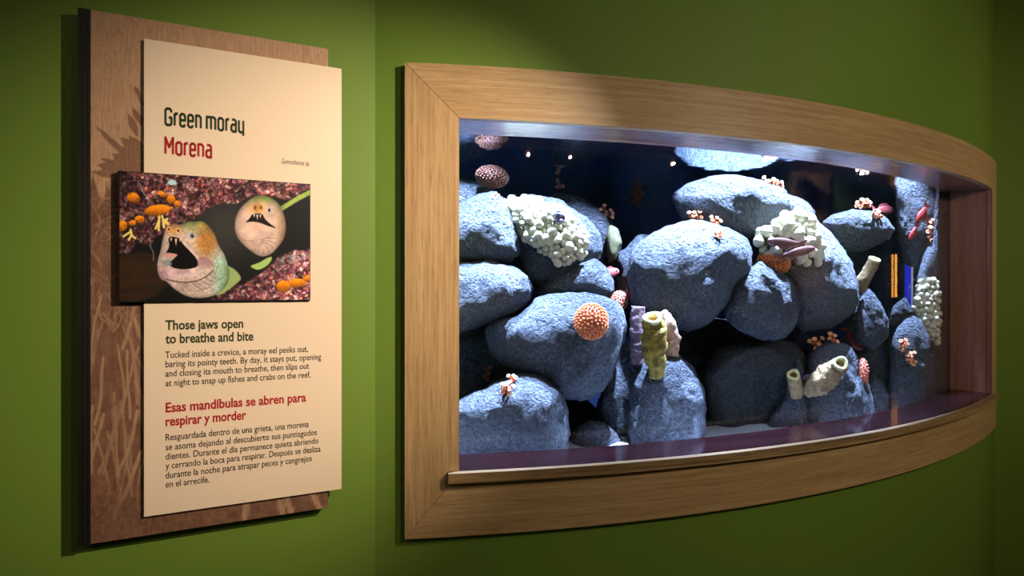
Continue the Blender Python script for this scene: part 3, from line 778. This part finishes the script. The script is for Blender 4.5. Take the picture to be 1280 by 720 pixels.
def vnoise(X, Y, f, seed=0):
    r = np.random.default_rng(seed); G = r.random((256, 256)); x, y = X*f+500, Y*f+500; i, j = np.floor(x).astype(int), np.floor(y).astype(int); a, b = x-i, y-j
    a = a*a*(3-2*a); b = b*b*(3-2*b); g = lambda p, q: G[p % 256, q % 256]
    return (g(i, j)*(1-a)+g(i+1, j)*a)*(1-b)+(g(i, j+1)*(1-a)+g(i+1, j+1)*a)*b
def fbm(X, Y, f, seed=0, o=4): return sum(vnoise(X, Y, f*2**k, seed+k)*.5**k for k in range(o))/sum(.5**k for k in range(o))
def lerp(im, c, m): return im*(1-m[..., None])+np.array(c, float)*m[..., None] if not isinstance(c, np.ndarray) or c.ndim == 1 else im*(1-m[..., None])+c*m[..., None]
def smooth_poly(P, it=2):
    for _ in range(it):
        Q = []
        for i in range(len(P)):
            a, b = P[i], P[(i+1) % len(P)]; Q += [(a[0]*.75+b[0]*.25, a[1]*.75+b[1]*.25), (a[0]*.25+b[0]*.75, a[1]*.25+b[1]*.75)]
        P = Q
    return P
def cells(X, Y, f, pal, seed):
    """small irregular dabs of colour"""
    r = np.random.default_rng(seed); Xw = X+14*(vnoise(X, Y, .06, seed)-.5); Yw = Y+14*(vnoise(X, Y, .06, seed+9)-.5)
    i, j = np.floor(Xw*f).astype(int), np.floor(Yw*f).astype(int); J = r.random((256, 256, 2)); K = r.integers(0, len(pal), (256, 256)); B = .45+.9*r.random((256, 256))
    best = np.full(X.shape, 9e9); idx = np.zeros(X.shape, int); br = np.ones(X.shape)
    for di in (-1, 0, 1):
        for dj in (-1, 0, 1):
            a, b = (i+di), (j+dj); jj = J[a % 256, b % 256]; d = (Xw*f-a-jj[..., 0])**2+(Yw*f-b-jj[..., 1])**2
            m = d < best; best = np.where(m, d, best); idx = np.where(m, K[a % 256, b % 256], idx); br = np.where(m, B[a % 256, b % 256], br)
    c = np.array(pal, float)[idx]*br[..., None]; return c*(1.12-.55*np.sqrt(best))[..., None]
def eel_photo(X, Y):
    """X, Y in the units of a 1008 x 720 close-up of the photo panel"""
    im = np.zeros(X.shape+(3,))+np.array((20, 18, 16.)); im += (34*np.exp(-((X-540)/190)**2-((Y-330)/170)**2))[..., None]*np.array((1, 1, .93))
    im = lerp(im, (52, 34, 18), cov(sdpoly(X, Y, [(55, 465), (150, 452), (232, 455), (250, 560), (290, 600), (230, 650), (130, 680), (55, 680)]), 18)*(.45+.7*fbm(X, Y*4, .012, 3)))
    top = [(40, 60), (960, 60), (960, 175), (900, 180), (860, 205), (800, 215), (740, 190), (650, 200), (600, 232), (530, 228), (450, 268), (400, 305), (330, 320), (290, 345), (230, 380), (210, 430), (150, 400), (120, 455), (40, 450)]
    pal = [(230, 190, 180), (86, 36, 56), (70, 34, 44), (120, 52, 66), (150, 90, 96), (58, 26, 30), (176, 118, 104), (96, 60, 40), (44, 24, 26), (205, 160, 150), (130, 64, 96), (80, 70, 60), (190, 84, 70), (36, 22, 22)]
    rf = cells(X, Y, .085, pal, 2)*.6+cells(X, Y, .17, pal, 7)*.45; rf *= (.35+1.5*fbm(X, Y, .02, 5))[..., None]; rf = rf*.8+.45*cells(X, Y, .045, pal, 19)*(fbm(X, Y, .03, 8) > .5)[..., None]; rf *= (.55+.5*np.clip(X/600, 0, 1))[..., None]
    im = lerp(im, rf, cov(sdpoly(X, Y, top)+16*(fbm(X, Y, .05, 11)-.5), 10))
    pal2 = [(190, 120, 130), (120, 50, 62), (60, 28, 36), (225, 190, 190), (160, 76, 90), (210, 130, 90), (46, 26, 34), (150, 120, 118), (90, 40, 60)]
    bot = [(440, 690), (520, 640), (560, 612), (630, 592), (700, 545), (760, 500), (800, 462), (860, 445), (960, 430), (960, 700)]
    rb = cells(X, Y, .075, pal2, 21)*.6+cells(X, Y, .16, pal2, 23)*.45; rb *= (.35+1.2*fbm(X, Y, .017, 15))[..., None]; rb *= (.5+.7*np.clip((X-500)/330, 0, 1))[..., None]
    im = lerp(im, rb, cov(sdpoly(X, Y, bot)+20*(fbm(X, Y, .05, 31)-.5), 10))
    im = lerp(im, (165, 165, 160), cov(sdpoly(X, Y, [(770, 500), (830, 455), (928, 438), (928, 480), (850, 500), (790, 530)]), 30)*np.clip(fbm(X, Y, .06, 4)*2.4-.9, 0, 1))
    im = lerp(im, np.stack([90+90*fbm(X, Y, .05, 1), 120+70*fbm(X, Y, .05, 1), 50+60*fbm(X, Y, .06, 2)], -1), cov(sdline(X, Y, [(775, 268), (830, 235), (880, 205), (935, 178)])-11, 6))
    def el(cx, cy, rx, ry, a=0):
        a = math.radians(a); x, y = X-cx, Y-cy; u = (x*math.cos(a)+y*math.sin(a))/rx; v = (-x*math.sin(a)+y*math.cos(a))/ry; return (np.hypot(u, v)-1)*min(rx, ry)
    for cx, cy, rx, ry, a in ((240, 262, 60, 24, -8), (133, 206, 29, 22, 20), (302, 212, 19, 19, 0), (329, 234, 14, 16, 0), (84, 332, 20, 24, 0), (160, 303, 22, 17, 0), (262, 190, 22, 12, 30), (128, 320, 16, 12, 0), (868, 590, 42, 20, -5), (806, 604, 30, 26, 0), (914, 570, 16, 14, 0)):
        d = el(cx, cy, rx, ry, a); m = cov(d, 5); sh = np.clip(1.05-.35*((Y-cy)/ry+.3)-.25*fbm(X, Y, .08, 6), .35, 1.2)
        im = lerp(im, np.stack([248*sh, 126*sh+10, 18*sh], -1), m)
    for x, y in ((118, 190), (152, 212), (128, 226), (171, 303), (150, 310), (95, 330)): im = lerp(im, (90, 36, 6), cov(el(x, y, 3.5, 3.5), 3))
    for P in ([(232, 345), (246, 312), (250, 290)], [(246, 352), (248, 312)], [(270, 340), (266, 305), (262, 288)], [(290, 326), (274, 305)], [(268, 330), (284, 300)], [(112, 395), (125, 372), (120, 350)], [(140, 388), (122, 372)], [(88, 380), (118, 360)]):
        im = lerp(im, (222, 196, 108), cov(sdline(X, Y, P)-5, 4))
    im = lerp(im, (165, 160, 150), cov(sdline(X, Y, [(150, 130), (165, 150), (180, 190), (200, 205), (198, 235)])-1.6, 2)*.8)
    im = lerp(im, (170, 200, 205), cov(sdpoly(X, Y, [(284, 138), (300, 122), (322, 128), (330, 146), (300, 150)]), 4))
    im = lerp(im, (120, 120, 125), cov(sdline(X, Y, [(207, 385), (210, 430), (222, 450), (223, 488)])-2.5, 3)*.7)
    # the two eels
    im = lerp(im, (140, 158, 96), cov(sdpoly(X, Y, smooth_poly([(535, 500), (560, 512), (592, 530), (622, 568), (600, 590), (560, 622), (500, 655), (480, 600)])), 6))
    B = smooth_poly([(272, 360), (280, 335), (310, 322), (345, 328), (372, 314), (425, 312), (448, 312), (470, 332), (500, 370), (515, 420), (540, 455), (556, 500), (568, 560), (548, 610), (500, 648), (430, 660), (375, 652), (320, 622), (282, 582), (252, 574), (238, 530), (240, 488), (256, 440), (262, 400)])
    d = sdpoly(X, Y, B); n = fbm(X, Y, .03, 41)
    c = np.zeros(X.shape+(3,))+np.array((196, 172, 160.))
    c = lerp(c, (150, 160, 98), np.clip(1.4-(Y-300)/60., 0, 1)*np.clip((X-330)/50, 0, 1))
    c = lerp(c, (176, 122, 58), np.clip(1.3*np.exp(-((X-462)/46)**2-((Y-400)/72)**2)*(.5+n), 0, 1))
    c = lerp(c, (158, 186, 166), np.clip((X-470)/50, 0, 1)*np.clip((Y-430)/60, 0, 1))
    c = lerp(c, (128, 158, 104), np.clip((X-520)/36, 0, 1)*np.clip((Y-480)/60, 0, 1))
    c = lerp(c, (206, 150, 92), np.clip(1.1*np.exp(-((X-310)/36)**2-((Y-345)/28)**2), 0, 1))
    c = lerp(c, (190, 152, 160), np.clip(np.exp(-((X-300)/90)**2-((Y-545)/26)**2)*1.2, 0, 1))
    c *= (.78+.4*n)[..., None]*np.clip(1.0-.35*np.exp(d/14), .5, 1)[..., None]
    im = lerp(im, c, cov(d, 4))
    inn = cov(d+6, 6)
    mot = fbm(X, Y, .12, 77); im = np.where((d < 0)[..., None], im*(.82+.38*mot)[..., None], im)
    im = lerp(im, (60, 38, 36), cov(sdline(X, Y, [(284, 574), (320, 582), (370, 588), (420, 580), (462, 560), (488, 536)])-2.2, 4)*inn)
    im = lerp(im, (216, 190, 186), cov(sdline(X, Y, [(300, 552), (350, 560), (410, 552), (450, 530)])-7, 12)*inn*.55)
    for k in range(9):
        x0, y0 = 322+k*19, 596-abs(k-3)*4-(k > 5)*(k-5)*8
        im = lerp(im, (84, 64, 58), cov(sdline(X, Y, [(x0, y0), (x0+20, y0+14), (x0+34+2*k, y0+36-2*k), (x0+44+3*k, y0+44-5*k)])-1.3, 3)*inn*.75)
    for k in range(3): im = lerp(im, (84, 74, 54), cov(sdline(X, Y, [(478+9*k, 500-14*k), (492+9*k, 520-14*k), (500+9*k, 548-14*k)])-1.2, 3)*inn*.6)
    im = lerp(im, (224, 190, 190), cov(sdline(X, Y, [(356, 404), (388, 440), (424, 478), (440, 500)])-4, 7)*inn*.8)
    im = lerp(im, (120, 70, 74), cov(sdline(X, Y, [(428, 476), (462, 476), (484, 496), (494, 516)])-1.8, 4)*inn*.8)
    im = lerp(im, (150, 110, 118), cov(sdpoly(X, Y, smooth_poly([(425, 470), (470, 480), (492, 505), (480, 522), (440, 508), (410, 522)])), 12)*.7)
    m1 = smooth_poly([(288, 384), (312, 380), (345, 390), (352, 412), (385, 445), (420, 482), (424, 512), (400, 524), (350, 529), (306, 520), (290, 500), (318, 478), (330, 463), (292, 452), (276, 458), (296, 425)], 1)
    im = lerp(im, (16, 12, 11), cov(sdpoly(X, Y, m1), 4))
    im = lerp(im, (198, 140, 130), cov(sdpoly(X, Y, smooth_poly([(262, 468), (280, 456), (310, 456), (334, 462), (322, 472), (290, 472)])), 3))
    im = lerp(im, (120, 130, 130), cov(sdpoly(X, Y, smooth_poly([(256, 486), (300, 484), (310, 512), (262, 512)])), 6)*.8)
    for x, y, h in ((324, 390, 34), (302, 388, 16), (343, 392, 14)): im = lerp(im, (225, 190, 160), cov(sdpoly(X, Y, [(x-5, y), (x+5, y), (x, y+h)]), 3))
    im = lerp(im, (160, 160, 168), cov(el(396, 377, 15, 16), 3)); im = lerp(im, (22, 16, 30), cov(el(398, 377, 7, 9), 3)); im = lerp(im, (240, 240, 240), cov(el(401, 373, 2, 2), 2))
    for x, y in ((292, 348), (334, 354)): im = lerp(im, (222, 170, 110), cov(el(x, y, 11, 12), 3)); im = lerp(im, (110, 64, 30), cov(el(x, y, 6, 7), 3))
    im = lerp(im, (150, 178, 96), cov(sdpoly(X, Y, smooth_poly([(655, 512), (700, 498), (730, 478), (760, 468), (748, 500), (716, 524), (690, 532), (668, 522)])), 4))
    E2 = smooth_poly([(640, 225), (680, 195), (730, 193), (780, 222), (806, 265), (822, 330), (812, 390), (782, 430), (752, 462), (710, 474), (672, 455), (620, 412), (592, 372), (586, 320), (602, 265)])
    d = sdpoly(X, Y, E2); c = np.zeros(X.shape+(3,))+np.array((208, 176, 160.))
    c = lerp(c, (150, 162, 92), np.clip((250-Y)/40, 0, 1)); c = lerp(c, (206, 150, 84), np.clip(1.2*np.exp(-((X-690)/34)**2-((Y-252)/24)**2), 0, 1)); c = lerp(c, (178, 140, 100), np.clip((X-770)/50, 0, .7))
    c *= (.80+.36*fbm(X, Y, .035, 52))[..., None]*np.clip(1-.4*np.exp(d/16), .5, 1)[..., None]; im = lerp(im, c, cov(d, 4)); inn = cov(d+6, 6)
    for k in range(11):
        a = math.radians(-20+k*20); x0, y0 = 690+18*math.cos(a), 400+16*math.sin(a)
        im = lerp(im, (110, 76, 72), cov(sdline(X, Y, [(x0, y0), (x0+34*math.cos(a), y0+26*math.sin(a)), (x0+70*math.cos(a+.25), y0+50*math.sin(a+.25))])-1.2, 3)*inn*.7)
    im = lerp(im, (24, 16, 15), cov(sdpoly(X, Y, smooth_poly([(634, 318), (655, 300), (668, 278), (712, 276), (722, 300), (745, 322), (782, 346), (735, 332), (700, 318), (665, 312)], 1)), 4))
    im = lerp(im, (222, 170, 150), cov(el(690, 335, 28, 16), 14)*.6)
    for x, y, h in ((690, 282, 26), (676, 280, 16), (704, 282, 18)): im = lerp(im, (235, 215, 205), cov(sdpoly(X, Y, [(x-4, y), (x+4, y), (x, y+h)]), 3))
    for x in (680, 706): im = lerp(im, (120, 64, 28), cov(el(x, 250, 6, 9), 3))
    im = lerp(im, (180, 176, 180), cov(el(744, 261, 9, 12), 3)); im = lerp(im, (26, 18, 26), cov(el(744, 262, 5, 8), 2))
    im = im.mean(-1, keepdims=True)*-.0+im*1.0
    return np.clip(im*1.14+np.array((0, 1, 5.)), 0, 255)
def board_print(X, Y):
    """ink coverage of the brown seaweed and coral print, X, Y in photograph pixels"""
    m = np.zeros(X.shape)
    def leaf(x0, y0, x1, y1, w_):
        a = np.array((x0, y0)); e = np.array((x1-x0, y1-y0), float); L = math.hypot(*e); e /= L
        u = ((X-x0)*e[0]+(Y-y0)*e[1])/L; v = (X-x0)*-e[1]+(Y-y0)*e[0]
        return cov(np.abs(v)-w_*np.sin(PI*np.clip(u, 0, 1))**.8+.2, 1.2)*((u > 0) & (u < 1))
    for L in ((123, 160, 142, 178, 2.6), (120, 158, 128, 166, 1.4), (126, 166, 158, 192, 4), (165, 134, 179, 158, 4), (168, 108, 176, 122, 3.2), (172, 118, 180, 134, 2.5), (160, 142, 173, 172, 5), (170, 143, 181, 152, 3),
              (140, 182, 180, 200, 6), (150, 172, 182, 196, 7), (124, 216, 152, 196, 4), (122, 206, 160, 214, 7), (125, 198, 150, 206, 3), (160, 170, 182, 186, 4), (140, 192, 182, 216, 9), (113, 214, 150, 222, 4)):
        m = np.maximum(m, leaf(*L)*.8)
    m = np.maximum(m, cov(sdpoly(X, Y, [(172, 190), (190, 185), (190, 230), (135, 232), (150, 205)]), 8)*.75)
    top = 232+10*np.sin(X*.21)+7*(vnoise(X, Y*0, .3, 3)-.5)*2
    m = np.maximum(m, cov(top-Y, 10)*(.74+.35*fbm(X, Y, .12, 9)))
    r = np.random.default_rng(12); lt = np.zeros(X.shape)
    for k in range(150):                                   # pale strands in the dark mass
        x, y = r.uniform(108, 190), r.uniform(240, 400); a = r.uniform(-1.2, 1.2) if y < 330 else r.uniform(1.1, 2.0); P = [(x, y)]
        for s in range(5):
            a += r.uniform(-.5, .5); x += 5*math.cos(a); y += 5*math.sin(a); P.append((x, y))
        lt = np.maximum(lt, cov(sdline(X, Y, P)-r.uniform(.3, .9), 1.1)*r.uniform(.25, .75))
    for k in range(34):                                    # tall knobbly fronds lower down
        x, y = r.uniform(112, 188), r.uniform(340, 590); a = r.uniform(1.25, 1.9); P = [(x, y)]
        for s in range(7):
            a += r.uniform(-.12, .12); x += 12*math.cos(a); y += 12*math.sin(a); P.append((x, y))
        kn = .5+.5*np.sin(Y*1.7+X*.9+k); fade = np.clip((655-Y)/70, .0, 1)
        lt = np.maximum(lt, cov(sdline(X, Y, P)-r.uniform(.5, 1.9)-.9*kn, 1.3)*r.uniform(.4, .9)*fade)
    m *= 1-.85*lt
    for P in ([(309, 625), (307, 640), (306, 652)], [(357, 622), (364, 640)], [(388, 612), (402, 640)], [(350, 628), (353, 642)]): m *= 1-.8*cov(sdline(X, Y, P)-3.6, 1.5)
    m = np.where(Y > 600, m*(.8+.35*fbm(X, Y, .25, 60)), m)
    return np.clip(m, 0, 1)
def grid_face(name, corners, px_corners, us, vs_, paint, mat, parent, off=.0003):
    """flat print laid on a slab: corners bl, br, tr, tl in the world"""
    bl, br, tr, tl = corners; U, V = np.meshgrid(us, vs_)
    k = SN*off; A = [np.array(q+k) for q in (bl, br, tr, tl)]
    Pw = A[0][None, None]*((1-U)*(1-V))[..., None]+A[1]*(U*(1-V))[..., None]+A[2]*(U*V)[..., None]+A[3]*((1-U)*V)[..., None]
    Hm = homog([(0, 0), (1, 0), (1, 1), (0, 1)], px_corners); X, Y = hmap(Hm, U, V); colr = paint(X, Y)
    nv, nu = U.shape; idx = np.arange(nu*nv).reshape(nv, nu)
    fs = np.stack([idx[:-1, :-1], idx[:-1, 1:], idx[1:, 1:], idx[1:, :-1]], -1).reshape(-1, 4)
    me = bpy.data.meshes.new(name); me.from_pydata(Pw.reshape(-1, 3).tolist(), [], fs.tolist()); me.update()
    ca = me.color_attributes.new('print', 'FLOAT_COLOR', 'POINT')
    rgba = np.ones((nu*nv, 4), np.float32)
    if colr.ndim == 3: c = colr.reshape(-1, 3)/255; rgba[:, :3] = np.where(c <= .04045, c/12.92, ((c+.055)/1.055)**2.4)
    else: rgba[:, :3] = colr.reshape(-1, 1)
    ca.data.foreach_set('color', rgba.ravel())
    ul = me.uv_layers.new(name='UVMap'); h = (tl-bl).length; w_ = (br-bl).length
    li = np.zeros(len(me.loops), np.int32); me.loops.foreach_get('vertex_index', li)
    uvc = np.stack([V.ravel()*h, U.ravel()*w_], -1)[li]; ul.data.foreach_set('uv', uvc.ravel().astype(np.float32))
    return link(name, me, mat, parent)
def m_print():
    n = Nt('eel_photo_print'); a = n.add('Attribute'); a.attribute_name = 'print'; n.bsdf(a.outputs['Color'], .32, spec=.4); return n.m
def m_birch():
    n = Nt('printed_birch_ply'); a = n.add('Attribute'); a.attribute_name = 'print'; uv = n.add('TexCoord').outputs['UV']
    mp = n.add('Mapping', Vector=uv, Scale=(2.2, 9, 1)).outputs[0]
    f = n.add('TexNoise', Vector=mp, Scale=1.6, Detail=2., Distortion=.9).outputs[0]
    wv = n.add('Math', {'operation': 'SINE'}, i0=n.add('Math', {'operation': 'MULTIPLY'}, i0=f, i1=120.).outputs[0]).outputs[0]
    mp2 = n.add('Mapping', Vector=uv, Scale=(22, 260, 1)).outputs[0]; fine = n.add('TexNoise', Vector=mp2, Scale=1., Detail=4.).outputs[0]
    c = n.ramp(fine, [(.35, (.42, .235, .135)), (.65, (.52, .31, .19))]); c = n.mix(n.ramp(wv, [(.75, .0), (1., .42)]), c, (.30, .15, .085))
    mp3 = n.add('Mapping', Vector=uv, Scale=(45, 160, 1)).outputs[0]; fl = n.add('TexNoise', Vector=mp3, Scale=1., Detail=1.).outputs[0]
    c = n.mix(n.ramp(fl, [(.68, .0), (.74, .4)]), c, (.22, .10, .05))
    ink = n.mix(1., c, (.34, .26, .27), 'MULTIPLY'); c = n.mix(a.outputs['Color'], c, ink); n.bsdf(c, .5, spec=.3); return n.m
M['eel'] = m_print(); M['birch'] = m_birch()
# board, its print, the laminated black edge, the cream panel, the photo panel
board = slab('board', 113.2, 410, 12.2, 680, OB, .020, M['blackply'], sign)
PB = [sp(113.2, 680, OB), None, None, sp(113.2, 12.2, OB)]; cc = sp(410, 358, OB); uu = Vector((cc.x-PB[0].x, cc.y-PB[0].y, 0)); PB[1] = PB[0]+uu; PB[2] = PB[3]+uu
fr_l = .27
us = np.unique(np.concatenate([np.linspace(0, fr_l, 100), np.linspace(fr_l, 1, 70)])); vsg = np.linspace(0, 1, 640)
def pxo(p): q = p-Vector((0, 0, EYE)); return (640+F*q.x/q.y, HY-F*q.z/q.y)
grid_face('printed_face', PB, [pxo(q) for q in PB], us, vsg, board_print, M['birch'], board)
for i in range(5):                                      # vertical plies of the black edge, each its own lamella
    x0 = 97+i*3.25; slab('edge_ply', x0, x0+2.95, 9.2+.5*i, 682.6-.3*i, OB+.004-.0012*(i % 2), .030, M['blackply'], sign)
slab('mounting_cleat', 130, 380, 120, 200, OB-.0202, .0138, M['metal'], sign); slab('mounting_cleat', 130, 380, 500, 580, OB-.0202, .0138, M['metal'], sign)
slab('cream_panel_core', 180, 427, 48.4, 646, OC-.0006, .0075, M['creamedge'], sign)
cream = slab('text_panel', 180, 427, 48.2, 646.2, OC, .0006, M['cream'], sign)
photo = slab('photo_panel', 147.3, 388, 213.2, 378, OP-.0004, .016, M['black'], sign)
PP = [sp(149.5, 376.8, OP), None, None, sp(149.5, 214.2, OP)]; cc = sp(387.6, 358, OP); uu = Vector((cc.x-PP[0].x, cc.y-PP[0].y, 0)); PP[1] = PP[0]+uu; PP[2] = PP[3]+uu
zc = [((x-130)*3.6, (y-190)*3.6) for x, y in [pxo(q) for q in PP]]
grid_face('moray_photo', PP, zc, np.linspace(0, 1, 420), np.linspace(0, 1, 290), eel_photo, M['eel'], photo)
# lettering
def text(s, x0, x1, yb, cap, mat, name='lettering', bold=0., shear=0., off=None):
    off = OC+.0004 if off is None else off
    cu = bpy.data.curves.new(name, 'FONT'); cu.body = s; cu.size = 1; cu.resolution_u = 3; cu.offset = bold; cu.shear = shear
    ob = bpy.data.objects.new(name, cu); COL.objects.link(ob)
    me = bpy.data.meshes.new_from_object(ob.evaluated_get(bpy.context.evaluated_depsgraph_get()))
    bpy.data.objects.remove(ob); bpy.data.curves.remove(cu)
    me.name = name; xs = [v.co.x for v in me.vertices]; mn, mx = min(xs), max(xs)
    a = sp(x0, yb, off); b = sp(x1, yb, off); W = Vector((b.x-a.x, b.y-a.y, 0)).length; k = a.y/F*cap/.70
    for v in me.vertices:
        u = (v.co.x-mn)/(mx-mn)*W; z = v.co.y*k; v.co = a+SD*u+Vector((0, 0, z))
    me.update(); me.materials.clear(); return link(name, me, mat, cream)
rows = [
 ('Those jaws open', 206.7, 304, 412.2, 11.8, 'olive_ink', .026), ('to breathe and bite', 206.7, 316.8, 429.3, 11.8, 'olive_ink', .026),
 ('Tucked inside a crevice, a moray eel peeks out,', 206.7, 385, 447.6, 8.3, 'dark_ink', .009), ('baring its pointy teeth. By day, it stays put, opening', 206.7, 401.4, 459.2, 8.3, 'dark_ink', .009),
 ('and closing its mouth to breathe, then slips out', 206.7, 386.3, 471, 8.3, 'dark_ink', .009), ('at night to snap up fishes and crabs on the reef.', 206.7, 388.2, 483, 8.3, 'dark_ink', .009),
 ('Esas mandíbulas se abren para', 207, 382.6, 515.4, 11.8, 'red_ink', .026), ('respirar y morder', 207, 307.7, 532.6, 11.8, 'red_ink', .026),
 ('Resguardada dentro de una grieta, una morena', 207, 386, 550.8, 8.3, 'dark_ink', .009), ('se asoma dejando al descubierto sus puntiagudos', 207, 396.2, 563, 8.3, 'dark_ink', .009),
 ('dientes. Durante el día permanece quieta abriendo', 207, 398, 574.8, 8.3, 'dark_ink', .009), ('y cerrando la boca para respirar. Después se desliza', 207, 400.7, 586.4, 8.3, 'dark_ink', .009),
 ('durante la noche para atrapar peces y cangrejos', 207, 389.8, 598.2, 8.3, 'dark_ink', .009), ('en el arrecife.', 207, 261.6, 609.6, 8.3, 'dark_ink', .009)]
for s, x0, x1, yb_, cap, m_, bo in rows: text(s, x0, x1, yb_, cap, M[m_], 'text_line', bo)
text('Gymnothorax sp.', 351.9, 387, 204.4, 6.4, M['dark_ink'], 'caption', 0, .25)
# condensed display letters drawn as strokes: cap height 1, x-height .76
G_ = {'G': (.44, [[(.42, .78), (.42, .90), (.34, 1), (.10, 1), (0, .90), (0, .10), (.10, 0), (.34, 0), (.44, .10), (.44, .46), (.24, .46)]]),
 'r': (.24, [[(0, 0), (0, .76)], [(0, .60), (.06, .74), (.24, .76)]]),
 'e': (.36, [[(.36, .14), (.28, 0), (.10, 0), (0, .10), (0, .66), (.10, .76), (.26, .76), (.36, .66), (.36, .38), (.0, .38)]]),
 'n': (.36, [[(0, 0), (0, .76), (.24, .76), (.36, .66), (.36, 0)]]),
 'm': (.66, [[(0, 0), (0, .76), (.56, .76), (.66, .66), (.66, 0)], [(.33, .76), (.33, 0)]]),
 'o': (.38, [[(.10, 0), (0, .10), (0, .66), (.10, .76), (.28, .76), (.38, .66), (.38, .10), (.28, 0), (.10, 0)]]),
 'a': (.36, [[(.04, .76), (.26, .76), (.36, .66), (.36, 0), (.10, 0), (0, .10), (0, .34), (.10, .44), (.36, .44)]]),
 'y': (.36, [[(0, .76), (0, .10), (.10, 0), (.36, 0)], [(.36, .76), (.36, -.22)]]),
 'M': (.54, [[(0, 0), (0, 1), (.27, .42), (.54, 1), (.54, 0)]])}
def display(s, x0, x1, yb, cap, mat, hw=.086):
    vs, fs = [], []; x = hw
    for ch in s:
        if ch == ' ': x += .22; continue
        w_, strokes = G_[ch]
        for st in strokes:
            for (ax, ay), (bx, by) in zip(st[:-1], st[1:]):
                dx, dy = bx-ax, by-ay; L = math.hypot(dx, dy); nx, ny = -dy/L*hw, dx/L*hw; b = len(vs)
                vs += [(x+ax+nx, ay+ny), (x+ax-nx, ay-ny), (x+bx-nx, by-ny), (x+bx+nx, by+ny)]; fs.append((b, b+1, b+2, b+3))
            for ax, ay in st[1:-1]:
                b = len(vs); vs += [(x+ax+hw*math.cos(k*PI/4), ay+hw*math.sin(k*PI/4)) for k in range(8)]; fs.append(tuple(range(b, b+8)))
        x += w_+2*hw+(.0 if ch == 'r' else .07)
    mx = max(v[0] for v in vs); off = OC+.0004
    a = sp(x0, yb, off); b = sp(x1, yb, off); W = Vector((b.x-a.x, b.y-a.y, 0)).length; k = a.y/F*cap/1.06
    P = [a+SD*(u/mx*W)+Vector((0, 0, (z+.03)*k)) for u, z in vs]
    me = bpy.data.meshes.new('title'); me.from_pydata([tuple(q) for q in P], [], fs); me.update()
    return link('title', me, mat, cream)
display('Green moray', 205.4, 305.5, 156.3, 21.6, M['green_ink'])
display('Morena', 205.4, 265.3, 192.6, 21.6, M['red_ink'])

# ------------------------------------------------------------ things outside the frame that the acrylic mirrors
def box(name, lo, hi, mat, parent):
    vs = [(x, y, z) for x in (lo[0], hi[0]) for y in (lo[1], hi[1]) for z in (lo[2], hi[2])]
    return mesh(name, vs, [(0, 1, 3, 2), (4, 5, 7, 6), (0, 1, 5, 4), (2, 3, 7, 6), (0, 2, 6, 4), (1, 3, 7, 5)], mat, parent)
s2 = empty('exhibit_sign', (3.97, 1.57, .9), 'plywood sign on the side wall seen only as a reflection', 'sign')
M['tanply'] = plain('tan_ply', (.50, .28, .14), .5)
box('board', (3.93, 1.30, .85), (3.975, 1.86, EYE+.93), M['tanply'], s2)
cu = bpy.data.curves.new('t', 'FONT'); cu.body = 'Cave'; ob = bpy.data.objects.new('t', cu); COL.objects.link(ob)
me = bpy.data.meshes.new_from_object(ob.evaluated_get(bpy.context.evaluated_depsgraph_get())); bpy.data.objects.remove(ob)
for v in me.vertices: x, y = v.co.x, v.co.y; v.co = Vector((3.929, 1.66-x*.105, EYE+.42+y*.42))
me.materials.clear(); link('title', me, M['dark_ink'], s2)
spot('side_sign_light', (2.3, .5, 2.9), (3.95, 1.58, 2.0), 240, WARM, 30, .8, .03)
lampy = empty('wall_lamp', (3.97, 2.87, 1.52), 'small amber wall lamp seen only as a reflection', 'lamp')
box('glass', (3.955, 2.85, 1.42), (3.985, 2.885, 1.74), emit('amber_glow', (1., .42, .06), 9.), lampy)
box('back_plate', (3.985, 2.82, 1.38), (3.999, 2.92, 1.78), M['metal'], lampy)
def can_lamp(loc, aim, where):
    n = (aim-loc).normalized(); B = basis(n); root = empty('track_spotlight', loc, 'black track spotlight '+where, 'lamp')
    vs, fs = [], []; ns = 20
    for r, h in ((.0, -.16), (.035, -.16), (.042, -.02), (.042, .04), (.036, .04), (.034, -.012), (0, -.012)):
        for k in range(ns): vs.append(loc+B @ Vector((r*math.cos(2*PI*k/ns), r*math.sin(2*PI*k/ns), h-.045)))
    for j in range(6):
        for k in range(ns): fs.append((j*ns+k, j*ns+(k+1) % ns, (j+1)*ns+(k+1) % ns, (j+1)*ns+k))
    mesh('can', vs, fs, M['metal'], root)
    t = loc-n*.12; box('stem', (t.x-.006, t.y-.006, t.z), (t.x+.006, t.y+.006, 3.1), M['metal'], root)
    vs = [loc+B @ Vector((.03*math.cos(2*PI*k/ns), .03*math.sin(2*PI*k/ns), -.05)) for k in range(ns)]
    mesh('lens', vs, [tuple(range(ns))], emit('lamp_glow', (1, .34, .05), .9), root)
can_lamp(*L1, 'aimed at the exhibit sign'); can_lamp(*L2, 'aimed at the right end of the window')
can_lamp(*L5, 'at the back of the room, glinting in the acrylic'); can_lamp(*L3, 'aimed at the left end of the window'); can_lamp(*L4, 'aimed at the far green wall')
# repeats share a group
GROUPS = {'rock': 'boulders stacked in the reef', 'cup_coral': 'polyp clusters on the reef rocks', 'tube_sponge': 'tube sponges on the reef', 'reef_fish': 'fish swimming in the tank',
          'ball_coral': 'ball corals on the reef', 'knobbly_coral': 'cream knobbly corals on the reef', 'track_spotlight': 'spotlights hanging from the ceiling'}
for o in bpy.data.objects:
    k = o.name.split('.')[0]
    if o.parent is None and k in GROUPS and o.get('label'): o['group'] = GROUPS[k]
